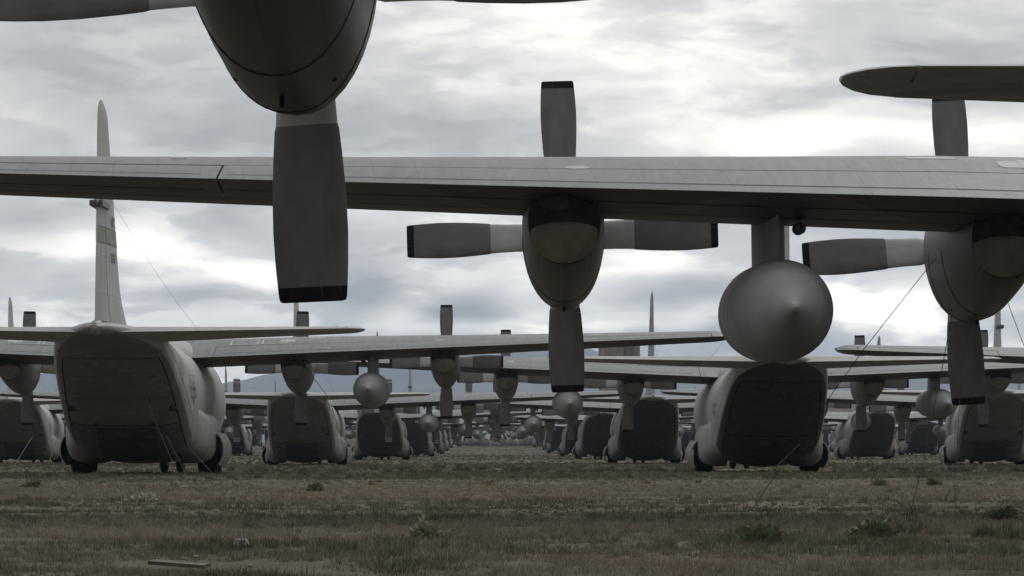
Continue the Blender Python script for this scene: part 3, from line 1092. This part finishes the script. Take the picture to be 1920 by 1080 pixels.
# far aircraft: one merged mesh per variant
def merged(paint, drop, red):
    bm = bmesh.new()
    mats = []
    mats_all = {}
    mw = []
    for i, p in enumerate(SPEC[paint]):
        if p['name'] in drop or (p['parent'] is not None and mw[p['parent']] is None):
            mw.append(None)
            continue
        loc = Vector(p['loc'])
        ang = p['rot'][1] + (R(random.choice((0, 0, 3, 18, 45, -25))) if p['name'] == 'propeller' else 0)
        rot = Matrix.Rotation(ang, 4, 'Y')
        mat = Matrix.Translation(loc) @ rot
        if p['parent'] is not None:
            mat = mw[p['parent']] @ mat
        mw.append(mat)
        me = p['me']
        if red and p['name'] == 'blade':
            me = MESH['blade_red']
        me = me.copy()
        me.transform(mat)
        remap = []
        for mt in me.materials:
            if mt.name not in mats_all:
                mats_all[mt.name] = len(mats)
                mats.append(mt)
            remap.append(mats_all[mt.name])
        idx = [remap[q.material_index] for q in me.polygons]
        me.polygons.foreach_set('material_index', idx)
        bm.from_mesh(me)
        bpy.data.meshes.remove(me)
    me = bpy.data.meshes.new('transport_aircraft')
    bm.to_mesh(me)
    bm.free()
    for mt in mats:
        me.materials.append(mt)
    return me
FAR = [merged('pale', (), False), merged('grey', NOSTAB, True), merged('grey', NOTAIL, False), merged('pale', NOSTAB, True), merged('grey', (), True)]
ORD = ['first', 'second', 'third', 'fourth', 'fifth', 'sixth', 'seventh', 'eighth', 'ninth', 'tenth', 'eleventh', 'twelfth']
def far(X, D, label, var):
    o = link('transport_aircraft', FAR[var], None, (X, D - 6.1, ground_z(D - 6.1) - .25), (0, 0, R(random.uniform(-.5, .5))))
    tag(o, label, 'aircraft', 'far transport aircraft down the rows')
VARNAME = ['pale complete', 'grey tailplane-less', 'grey tail-less', 'pale tailplane-less', 'grey complete']
k = 0
for X, first, side, o0 in ((-10.6, 455, 'left of the grass aisle', 3), (10.2, 481, 'right of the grass aisle', 3), (-34.5, 383, 'second left of the grass aisle', 1), (34.8, 471, 'second right of the grass aisle', 3),
                       (-58, 440, 'third left of the grass aisle', 1), (57.5, 623, 'third right of the grass aisle', 2), (-82, 610, 'fourth left of the grass aisle', 1), (81, 600, 'fourth right of the grass aisle', 1), (105, 790, 'fifth right of the grass aisle', 1), (-106, 800, 'fifth left of the grass aisle', 1)):
    D = first
    j = o0
    while D < 940:
        var = [1, 2, 3, 0, 2, 4][k % 6]
        k += 1
        sh = random.uniform(-.7, .7)
        if not (abs(X) < 60 and D > 900):
            far(X + sh - (.9 if X == -10.6 and D > 600 else 0), D + random.uniform(-3, 3), '%s far-off transport, %s aircraft back in the row %s' % (VARNAME[var], ORD[j], side), var)
        j += 1
        D += 108

# ------------------------------------------------------------------ ground
def ground_material():
    m, t, p = material('dry_grassland', 0.95, 0.05)
    g = coords(t)
    big = t.noise(t.vmath('MULTIPLY', g, (.10, .05, 1)), 1.0, 5, .6)
    mid = t.noise(t.vmath('MULTIPLY', g, (.5, .16, 1)), 1.0, 6, .65)
    fin = t.noise(g, 3.0, 8, .7)
    peb = t.noise(g, 26, 4, .7)
    col = t.ramp(t.math('ADD', t.math('MULTIPLY', big, .5), t.math('MULTIPLY', mid, .5)),
                 [(.34, (.092, .092, .064)), (.46, (.128, .12, .088)), (.56, (.17, .148, .112)), (.70, (.26, .222, .178))])
    col = t.mix(t.rng(fin, .42, .62, 0, .75), col, (.10, .10, .07))
    col = t.mix(t.rng(peb, .50, .70, 0, .8), col, (.27, .225, .175))
    t.put(p.inputs['Base Color'], col)
    bp = t.n('ShaderNodeBump')
    bp.inputs['Strength'].default_value = .6
    bp.inputs['Distance'].default_value = .08
    t.put(bp.inputs['Height'], fin)
    t.put(p.inputs['Normal'], bp.outputs[0])
    return m
ys = [-200, -100, -50, -20, 0, 10] + list(np.arange(18, 60, .5)) + list(np.arange(60, 160, 2)) + list(np.arange(160, 1000, 20)) + [1200, 1600, 2200, 3000, 4500, 6500, 9000, 12000, 16400]
xs0 = np.concatenate([[-18500, -9000, -4000, -1500, -600, -250, -120, -60], np.arange(-30, 30.1, 1.0), [60, 120, 250, 600, 1500, 4000, 9000, 18500]])
gv, gf = [], []
for y in ys:
    for x in xs0:
        z = ground_z(y)
        if 10 < y < 165 and abs(x) <= 30:
            z += .05 * mnoise.noise((x * .35, y * .35, 0)) + .03 * mnoise.noise((x * 1.1, y * 1.1, 3))
        gv.append((x, y, z))
nx = len(xs0)
for i in range(len(ys) - 1):
    for j in range(nx - 1):
        a = i * nx + j
        gf.append((a, a + 1, a + 1 + nx, a + nx))
mb = MB()
mb.add(gv, gf, ground_material())
tag(link('ground', mb.mesh('ground', True, 180)), 'flat dry grassland under the parked aircraft', 'ground', kind='structure')

# ------------------------------------------------------------------ grass, weeds
def colour_attr_material(name, rough=.9):
    m, t, p = material(name, rough, .08)
    a = t.n('ShaderNodeAttribute')
    a.attribute_name = 'tint'
    t.put(p.inputs['Base Color'], a.outputs['Color'])
    return m
M['grass'] = colour_attr_material('grass_blades')
DRY, TAN, SAGE, GREEN, DEEP = np.array((.40, .345, .27)), np.array((.395, .33, .25)), np.array((.285, .275, .22)), np.array((.215, .21, .15)), np.array((.13, .145, .095))

def px_of(x, y):
    return VX + F * x / y
def patch_kind(x, y):
    """What grows where: bands of dry grass and greener growth lying across the aisle."""
    n1 = mnoise.noise((x * .16, y * .055, 1.7)) + .5 * mnoise.noise((x * .5, y * .16, 5.2))
    n2 = mnoise.noise((x * .22 + 9, y * .09, 8.1)) + .6 * mnoise.noise((x * .9, y * .35, 2.2))
    px = px_of(x, y)
    dry = .1 + .55 * n1
    if 62 < y < 96:
        dry += .42
    if 33.5 < y < 38.5:
        dry += .55 if px < 820 else -.1
    if 42 < y < 60:
        dry -= .18
    if 28.6 < y < 33.8:
        dry -= .32
    if y < 28.2:
        dry += .38 if px > 900 else -.08
    if y > 100:
        dry -= .42
    return dry, n2

def blades(pts, hts, wid, cols, lean, name, per):
    """One mesh of grass blades: numpy arrays of bases, heights, widths and tints, PER blades at each base."""
    n = len(pts) * per
    base = np.repeat(pts, per, 0)
    h = np.repeat(hts, per) * rng.uniform(.45, 1.1, n)
    wd = np.repeat(wid, per) * rng.uniform(.6, 1.3, n)
    a = rng.uniform(0, 2 * np.pi, n)
    rad = np.repeat(hts, per) * rng.uniform(0, .8, n)
    base = base + np.stack([np.cos(a) * rad, np.sin(a) * rad, np.zeros(n)], 1)
    b = a + rng.normal(0, .7, n)
    ln = h * lean * rng.uniform(.1, 1.3, n)
    tip = base + np.stack([np.cos(b) * ln, np.sin(b) * ln, h], 1)
    c = rng.uniform(0, 2 * np.pi, n)
    off = np.stack([np.cos(c), np.sin(c) * .5, np.zeros(n)], 1) * (wd[:, None] / 2)
    base[:, 2] -= .02
    V = np.empty((n, 3, 3))
    V[:, 0], V[:, 1], V[:, 2] = base - off, base + off, tip
    col = np.repeat(cols * rng.uniform(.72, 1.32, (len(cols), 1)), per, 0) * rng.uniform(.8, 1.2, (n, 1))
    col = np.repeat(col, 3, 0)
    me = bpy.data.meshes.new(name)
    me.vertices.add(n * 3)
    me.vertices.foreach_set('co', V.reshape(-1))
    me.loops.add(n * 3)
    me.loops.foreach_set('vertex_index', np.arange(n * 3, dtype=np.int32))
    me.polygons.add(n)
    me.polygons.foreach_set('loop_start', np.arange(0, n * 3, 3, dtype=np.int32))
    me.update(calc_edges=True)
    at = me.color_attributes.new('tint', 'FLOAT_COLOR', 'POINT')
    at.data.foreach_set('color', np.concatenate([col, np.ones((n * 3, 1))], 1).reshape(-1))
    me.materials.append(M['grass'])
    return me

def scatter(y0, y1, dens):
    half = .155
    area = half * (y1 * y1 - y0 * y0)
    n = int(area * dens)
    yy = np.sqrt(rng.uniform(y0 * y0, y1 * y1, n))
    xx = rng.uniform(-half - .004, half, n) * yy
    return xx, yy
P_, H_, W_, C_ = [], [], [], []
for y0, y1, dens in ((21, 45, 75), (45, 80, 26), (80, 135, 9.0), (135, 260, 2.0), (260, 520, .5), (520, 900, .1)):
    xx, yy = scatter(y0, y1, dens)
    for x, y in zip(xx, yy):
        dry, n2 = patch_kind(x, y)
        bare = mnoise.noise((x * .8, y * .5, 12.0))
        if y < 27.5 and -2.8 < x < .8 and bare > -.12 + abs(x + 1.5) * .18:
            continue
        if bare > .40:
            continue
        q = dry + random.gauss(0, .22) + .45 * mnoise.noise((x * 2.6, y * 1.1, 21.0))
        if q > .45:
            c = TAN if n2 > .1 else DRY
            h = random.uniform(.05, .12)
        elif q > .1:
            c = DRY * .55 + SAGE * .45
            h = random.uniform(.05, .11)
        elif n2 > .35 or q < -.45:
            c = GREEN if random.random() < .7 else DEEP
            h = random.uniform(.07, .17)
        else:
            c = SAGE
            h = random.uniform(.04, .10)
        h *= .64
        if y > 110:
            h *= 1.3
        P_.append((x, y, ground_z(y) + (.05 * mnoise.noise((x * .35, y * .35, 0)) + .03 * mnoise.noise((x * 1.1, y * 1.1, 3)) if y < 165 and abs(x) < 30 else 0)))
        H_.append(h)
        W_.append(.0045 + .00017 * y)
        C_.append(c)
gme = blades(np.array(P_), np.array(H_), np.array(W_), np.array(C_), .75, 'grass', 12)
tag(link('grass', gme), 'short dry and sage-green grass covering the open ground', 'grass', kind='stuff')

# taller weeds in belts
P_, H_, W_, C_ = [], [], [], []
for (px0, px1, y0, y1, n, h0, h1) in ((700, 1720, 30.5, 36.5, 200, .05, .12), (200, 760, 28.5, 33, 160, .05, .11), (1560, 1960, 33, 38, 160, .06, .13), (0, 1920, 104, 124, 500, .07, .18),
                                      (430, 1350, 150, 205, 500, .12, .28), (1540, 1940, 150, 215, 250, .12, .3), (0, 1940, 60, 100, 120, .05, .14)):
    for i in range(n):
        y = random.uniform(y0, y1)
        px = random.uniform(px0, px1)
        x = (px - VX) * y / F
        if mnoise.noise((x * .9, y * .45, 4.4)) < -.02:
            continue
        P_.append((x, y, ground_z(y)))
        H_.append(random.uniform(h0, h1))
        W_.append(.010 + .00022 * y)
        r_ = random.random()
        C_.append(GREEN if r_ < .5 else DEEP if r_ < .75 else SAGE if r_ < .92 else TAN)
wme = blades(np.array(P_), np.array(H_), np.array(W_), np.array(C_), .5, 'weeds', 34)
tag(link('weeds', wme), 'dark green belt of taller weeds across the grassland', 'weeds', kind='stuff')

# single leafy weed bushes
def bush(px, py, hgt, wid, label, tint=DEEP):
    y = F * EYE / (py - VY)
    x = (px - VX) * y / F
    n = 420
    P3 = rng.normal(0, 1, (n, 3))
    P3 /= np.linalg.norm(P3, axis=1)[:, None]
    P3 *= rng.uniform(.25, 1, (n, 1)) ** .6
    P3[:, 2] = np.abs(P3[:, 2])
    lump = 1 + .3 * np.sin(P3[:, 0] * 5 + px) * np.cos(P3[:, 1] * 4)
    C = P3 * np.array([wid / 2, wid / 2, hgt])[None] * lump[:, None]
    b = MB()
    for i in range(n):
        L, Wd = random.uniform(.035, .08), random.uniform(.012, .028)
        dirv = Vector((C[i][0], C[i][1], random.uniform(.02, hgt))).normalized()
        dirv = (dirv + Vector((random.uniform(-.6, .6), random.uniform(-.6, .6), random.uniform(-.2, .7)))).normalized()
        sv = dirv.cross(Vector((random.uniform(-1, 1), random.uniform(-1, 1), random.uniform(-1, 1)))).normalized()
        c0 = Vector(C[i])
        b.add([c0, c0 + dirv * L * .5 + sv * Wd, c0 + dirv * L, c0 + dirv * L * .5 - sv * Wd], [(0, 1, 2, 3)], M['grass'])
    for i in range(14):
        a = random.uniform(0, 6.28)
        e = Vector((math.cos(a) * wid * .4, math.sin(a) * wid * .4, hgt * random.uniform(.5, .95)))
        b.tube([(0, 0, -.03), e * .5 + Vector((0, 0, .03)), e], [.006, .004, .002], M['grass'], 4)
    me = b.mesh('weed_bush', False)
    at = me.color_attributes.new('tint', 'FLOAT_COLOR', 'POINT')
    nv = len(me.vertices)
    tn = 1.6 * tint[None] * rng.uniform(.7, 1.5, (nv, 1))
    at.data.foreach_set('color', np.concatenate([tn, np.ones((nv, 1))], 1).reshape(-1))
    o = link('weed_bush', me, None, (x, y, ground_z(y)))
    tag(o, label, 'bush', 'leafy weed bushes in the grass')
bush(1878, 978, 0.14, 0.34, 'round dark weed bush by the right edge of the view')
bush(1425, 1024, 0.17, 0.35, 'broad dark green weed bush below the looped cable end')
bush(592, 923, 0.16, 0.34, 'small dark weed bush alone on the dry grass left of the aisle')
bush(1648, 914, 0.16, 0.40, 'low weed bush on dry grass beneath the pale right-hand tank')
bush(1750, 912, 0.16, 0.32, 'low weed bush just right of the upright slack cable')
bush(800, 1016, 0.16, 0.29, 'feathery green weed bush in the belt left of centre', GREEN)
bush(1640, 1010, 0.16, 0.40, 'wide dark weed bush in the belt left of the cable bundle')
bush(63, 915, 0.14, 0.40, 'flat dark weed bush by the left edge on dry grass')
bush(270, 942, 0.11, 0.48, 'low spreading weed bush on dry grass at the left', SAGE)

# loose ground things
def at_ground(px, py):
    y = F * EYE / (py - VY)
    return (px - VX) * y / F, y
b = MB()
x, y = at_ground(453, 1030)
b.loft([[(-.065 * k, -.06 * k, z), (.065 * k, -.06 * k, z), (.065 * k, .06 * k, z), (-.065 * k, .06 * k, z)] for z, k in ((.05, 1), (.055, 1.05), (.10, .75), (.105, .6))], M['steel'])
b.tube([(0, 0, -.02), (0, 0, .06)], .025, M['dark'], 8)
b.tube([(-.02, 0, .1), (0, 0, .16), (.02, 0, .1)], .005, M['steel'], 6)
tag(link('marker_lamp', b.mesh('marker_lamp', False), None, (x, y, ground_z(y) - .015)), 'little grey capped ground lamp standing in the weeds', 'ground lamp')
M['wood'] = plain('weathered_board', (.20, .18, .155), .85, .1, .3, 8)
b = MB()
b.box((0, 0, 0), (.44, .10, .025), M['wood'])
x, y = at_ground(337, 1066)
o = link('wooden_board', b.mesh('wooden_board', False), None, (x, y, ground_z(y) + .035), (R(6), R(3), R(-25)))
tag(o, 'weathered wooden board lying in the grass at the bottom', 'board')
M['stone'] = plain('pale_stone', (.34, .29, .24), .9, .1, .25, 12)
for i, (px, py, r_) in enumerate(((368, 1045, .03), (470, 1062, .028), (345, 1048, .022))):
    b = MB()
    me = bpy.data.meshes.new('stone')
    bm = bmesh.new()
    bmesh.ops.create_icosphere(bm, subdivisions=2, radius=r_)
    for vtx in bm.verts:
        vtx.co *= 1 + .3 * mnoise.noise(vtx.co * 25 + Vector((i * 7, 0, 0)))
        vtx.co.z *= .45
    bm.to_mesh(me)
    bm.free()
    me.materials.append(M['stone'])
    x, y = at_ground(px, py)
    tag(link('stone', me, None, (x, y, ground_z(y) + .01)), ['pale flat stone behind the wooden board', 'pale stone in the bare patch right of the board', 'smallest pale stone left behind the board end'][i], 'stone', 'pale stones on the bare patch')

# ------------------------------------------------------------------ tie-down cables
def P3(px, py, D):
    return Vector(((px - VX) * D / F, D, EYE + (VY - py) * D / F))
def cable(pts, r, mat, label, extra=None):
    b = MB()
    out = []
    for i in range(len(pts) - 1):
        n = 10
        for k in range(n + (i == len(pts) - 2)):
            t_ = k / n
            p = pts[i].lerp(pts[i + 1], t_)
            out.append(p)
    b.tube(out, r, mat, 6)
    if extra:
        for e in extra:
            b.tube(e, r, mat, 6)
    o = link('tie_down_cable', b.mesh('tie_down_cable'))
    tag(o, label, 'cable', 'tie-down cables')
def loop(c, w_, h_, tilt=0.0, n=22):
    return [c + Vector((w_ * math.cos(a) + tilt * h_ * math.sin(a), .05 * math.sin(a * 2), h_ * math.sin(a))) for a in frange(0, 2 * math.pi, n)]
e = P3(1408, 957, 48.5)
ge = Vector((e.x - .28, 47.5, .04))
cable([P3(1771, 464, 47.2), P3(1620, 655, 47.8), P3(1500, 822, 48.3), e, ge], .0048, M['cable'], 'long dark cable slanting from the right inboard engine to the grass',
      [[e, e + Vector((.15, -.2, -.02)), e + Vector((.28, -.4, -.16)), P3(1430, 975, 44.5) + Vector((.03, 0, .13))], loop(P3(1430, 975, 44.5), .055, .13, .2)])
e = P3(1708, 956, 40.5)
cable([P3(1786, 588, 46.5), P3(1765, 700, 45), P3(1734, 850, 42), e, P3(1703, 992, 38.6)], .0048, M['cable'], 'dark upright cable ending in a knotted bundle on the grass',
      [[e, P3(1716, 990, 39.5)], [P3(1702, 942, 40.5), e, P3(1700, 985, 39.8)], loop(P3(1708, 972, 40), .05, .12, -.1), loop(P3(1711, 970, 40.1), .03, .11, .2)])
cable([P3(1822, 596, 46.6), P3(1803, 690, 46), P3(1794, 840, 44), P3(1789, 915, 43.2), P3(1787, 985, 42)], .0035, M['pcable'], 'thin pale cable hanging straight down with a coil near the ground',
      [loop(P3(1786, 925, 43.1), .06, .10, .35), loop(P3(1783, 927, 43.05), .05, .10, .35)])
cable([P3(1888, 560, 46.8), P3(1922, 652, 46.2), P3(1985, 800, 45), P3(2040, 985, 42)], .0048, M['cable'], 'dark cable leaving the right side of the inboard engine towards the right edge')
def gz(px, D):
    p = P3(px, 800, D)
    p.z = ground_z(D)
    return p
cable([P3(270, 735, 117), P3(300, 810, 115), gz(337, 112)], .006, M['pcable'], 'pale cable running from the stained tail door of the green-banded aircraft to the ground')
cable([P3(312, 815, 119), gz(352, 114)], .006, M['pcable'], 'short pale cable left of the gear door of the green-banded aircraft')
cable([P3(352, 836, 122), gz(406, 113)], .0065, M['pcable'], 'pale cable from the lower right flank of the green-banded aircraft')
cable([P3(62, 818, 250), gz(30, 242)], .02, M['pcable'], 'pale cable below the brownish aircraft at the left edge')
cable([P3(118, 792, 258), gz(92, 246)], .02, M['pcable'], 'pale cable beside the flank of the brownish left-edge aircraft')
cable([P3(560, 668, 130), P3(585, 705, 128), P3(618, 748, 126), gz(660, 120)], .010, M['cable'], 'dark cable hanging from the engine left of the second pale aircraft')
cable([P3(1500, 832, 141), gz(1440, 132)], .012, M['pcable'], 'pale cable below the dark ramp')

# ------------------------------------------------------------------ far buildings and stores
def corrugated(name, col):
    m, t, p = material(name, .7, .2)
    c = coords(t)
    x, y, z = t.xyz(c)
    s_ = t.math('ADD', x, y)
    k = t.math('PINGPONG', s_, .45)
    n = t.noise(c, .25, 5, .6)
    f = t.math('ADD', t.rng(k, 0, .45, .82, 1.05), t.rng(n, .3, .7, -.1, .1))
    t.put(p.inputs['Base Color'], t.mix(1, col, t.vec(f, f, f), 'MULTIPLY'))
    return m
M['tan'] = corrugated('tan_cladding', (.36, .29, .22))
M['trim'] = plain('building_trim', (.42, .38, .33), .7, .2)
M['palewall'] = corrugated('pale_cladding', (.62, .55, .47))
b = MB()
D = 1000.0
gx0, gx1 = (1129 - VX) * D / F, (1199 - VX) * D / F
gz0 = ground_z(D)
zt = EYE + (VY - 639) * D / F
bt = bpy.data.objects.new('tall_building', None)
COL.objects.link(bt)
bt.location = ((gx0 + gx1) / 2, D, gz0)
tag(bt, 'tall tan windowless building rising behind the aircraft near the centre', 'building')
hw_, hh = (gx1 - gx0) / 2, zt - gz0
ring = []
for a0, cx, cy_ in ((0, hw_ - .9, 4.1), (90, -hw_ + .9, 4.1), (180, -hw_ + .9, -4.1), (270, hw_ - .9, -4.1)):
    for q in (0, 30, 60, 90):
        ring.append((cx + .9 * math.cos(R(a0 + q)), cy_ + .9 * math.sin(R(a0 + q))))
b.loft([[(x, y, z) for x, y in ring] for z in (-1, hh - 1.0)], M['tan'])
link('wall', b.mesh('wall', True, 40), bt)
b = MB()
b.loft([[(x * k, y * k, z) for x, y in ring] for z, k in ((hh - .999, 1.012), (hh - .5, 1.012), (hh - .15, .99), (hh, .9))], M['trim'])
link('roof', b.mesh('roof', True, 40), bt)
b = MB()
b.box((-hw_ - .5, -1.0, (hh - 1) / 2), (.98, 2.4, hh - 2), M['trim'])  # added box standing in for the building's shaded left face
link('shaded_face_box', b.mesh('shaded_face_box', False), bt)
def hangar(px0, px1, py, D, depth, label, mat, doors=3):
    r = bpy.data.objects.new('hangar', None)
    COL.objects.link(r)
    x0, x1 = (px0 - VX) * D / F, (px1 - VX) * D / F
    g = ground_z(D)
    h = EYE + (VY - py) * D / F - g
    r.location = ((x0 + x1) / 2, D, g)
    tag(r, label, 'hangar', 'far hangars')
    hw = (x1 - x0) / 2
    e_ = h * .78
    b = MB()
    prof = [(-hw, -1), (hw, -1), (hw, e_), (0, h - .35), (-hw, e_)]
    b.loft([[(x, y, z) for x, z in prof] for y in (0, depth)], M[mat])
    link('wall', b.mesh('wall', False), r)
    b = MB()
    for s in (-1, 1):
        pr = [(0, h - .34), (s * (hw + .6), e_ - .12), (s * (hw + .6), e_ + .12), (0, h)]
        b.loft([[(x, y, z) for x, z in pr] for y in (-.5, depth + .5)], M['trim'])
    link('roof', b.mesh('roof', False), r)
    for i in range(doors):
        b = MB()
        wd = 2 * hw / doors * .86
        b.box((-hw + (i + .5) * 2 * hw / doors, -.08, e_ * .42), (wd, .14, e_ * .84), M['palewall'])
        link('door', b.mesh('door', False), r)
hangar(1548, 1742, 726, 1050, 40, 'long pale tan hangar behind the aircraft on the right', 'palewall', 4)
hangar(1330, 1420, 748, 1120, 40, 'small tan hangar farther back right of the tall building', 'tan', 3)
hangar(640, 720, 772, 1150, 30, 'low pale hangar far back on the left', 'palewall', 3)

# engine canisters and stores at the far end of the aisle
M['can'] = plain('canister_grey', (.30, .30, .28), .6, .3, .25, 2)
M['canw'] = plain('canister_white', (.6, .58, .55), .6, .3, .2, 2)
for i in range(14):
    px = 868 + i * 10.5 + random.uniform(-3, 3)
    D = 905 + random.uniform(-12, 40)
    o = bpy.data.objects.new('engine_canister', None)
    COL.objects.link(o)
    o.location = ((px - VX) * D / F, D, ground_z(D))
    o.rotation_euler = (0, 0, random.uniform(-.6, .6))
    b = MB()
    rr_ = random.uniform(.75, 1.1)
    L = random.uniform(1.2, 2)
    white = i % 4 == 2
    b.lathe([(-L, rr_ * .7), (-L + .2, rr_), (-.4, rr_), (-.35, rr_ * 1.06), (-.25, rr_), (.25, rr_), (.3, rr_ * 1.06), (.4, rr_), (L - .2, rr_), (L, rr_ * .7)], M['canw' if white else 'can'], (0, 0, rr_ + .35), n=20)
    link('drum', b.mesh('drum', True, 40), o)
    b = MB()
    for yy in (-L * .6, L * .6):
        b.box((0, yy, .22), (rr_ * 1.9, .25, .45), M['steel'])
    b.box((-rr_ * .6, 0, .09), (.2, L * 1.9, .17), M['steel'])
    b.box((rr_ * .6, 0, .09), (.2, L * 1.9, .17), M['steel'])
    link('cradle', b.mesh('cradle', False), o)
    tag(o, '%s engine canister, number %d along the far end of the aisle counted from the left' % ('white' if white else 'grey', i + 1), 'canister', 'engine canisters at the far end of the aisle')
b = MB()
D = 860
b.lathe([(0, .09), (2.2, .07), (2.25, .22), (2.6, .22), (2.65, .02)], M['white'], axis='Z', n=12)
tag(link('white_post', b.mesh('white_post'), None, ((919 - VX) * D / F, D, ground_z(D))), 'thin white post standing at the far end of the aisle', 'post')

# ------------------------------------------------------------------ mountains
RIDGE = [(-900, 735), (-500, 722), (-200, 712), (0, 706), (90, 700), (200, 708), (330, 716), (420, 720), (455, 713), (490, 704), (527, 697), (600, 692), (700, 684), (800, 672), (900, 662), (970, 655), (1030, 655), (1060, 650), (1100, 652), (1125, 662),
         (1180, 676), (1260, 686), (1350, 684), (1440, 680), (1500, 668), (1530, 670), (1555, 680), (1580, 676), (1600, 668), (1612, 666), (1640, 678), (1665, 676), (1690, 684), (1714, 675), (1730, 683), (1737, 679), (1744, 683), (1752, 677), (1762, 680),
         (1775, 676), (1800, 682), (1860, 684), (1950, 688), (2200, 700), (2600, 712), (3000, 728)]
m, t, p = material('mountain_scrub', .95, .05)
c = coords(t)
n = t.noise(t.vmath('MULTIPLY', c, (1, 1, 2.2)), .003, 8, .62)
t.put(p.inputs['Base Color'], t.ramp(n, [(.36, (.07, .075, .055)), (.5, (.13, .115, .085)), (.64, (.26, .215, .165))]))
def mountain(D0, depth, lower, seed, name, label):
    vs, fs = [], []
    pxs = np.arange(-900, 3001, 11)
    tt = np.concatenate([np.linspace(-1, 0, 14), np.linspace(.2, 1, 4)])
    for q in tt:
        yd = D0 + q * depth
        for px in pxs:
            x = (px - VX) * D0 / F
            hgt = EYE + (VY - interp(px, RIDGE)) * D0 / F - lower
            prof = (1 - abs(q)) ** .8
            z = ground_z(yd) - 2 + (hgt - ground_z(D0) + 2) * prof
            nn = mnoise.fractal((x * .002 + seed, yd * .0015, 0), 1.0, 2.1, 5)
            ridge = abs(mnoise.noise((x * .003 + seed, yd * .0006, 5)))
            z += (nn * 20 - ridge * 44) * (1 - prof) * min(1, prof * 3)
            z += 5 * mnoise.fractal((x * .01, seed, 0), 1.0, 2.1, 4) * prof
            vs.append((x, yd, z))
    n_ = len(pxs)
    for i in range(len(tt) - 1):
        for j in range(n_ - 1):
            a = i * n_ + j
            fs.append((a, a + 1, a + 1 + n_, a + n_))
    b = MB()
    b.add(vs, fs, m)
    tag(link(name, b.mesh(name, True, 180)), label, 'mountains', kind='structure')
mountain(13200, 2800, 0, 3.1, 'mountains', 'hazy blue mountain range along the horizon')

# ------------------------------------------------------------------ haze: the air between here and the mountains
hm = bpy.data.materials.new('air_haze')
hm.use_nodes = True
hm.node_tree.nodes.clear()
t = NT(hm.node_tree)
o = t.n('ShaderNodeOutputMaterial')
pv = t.n('ShaderNodeVolumePrincipled')
pv.inputs['Color'].default_value = (.53, .70, .92, 1)
pv.inputs['Density'].default_value = 0.0001
pv.inputs['Anisotropy'].default_value = 0.6
hm.node_tree.links.new(pv.outputs[0], o.inputs['Volume'])
b = MB()
b.box((0, 8000, 225), (38000, 17600, 470), hm)
hz = link('haze', b.mesh('haze', False))
tag(hz, 'thin blue haze between the aircraft and the mountains', 'haze', kind='stuff')
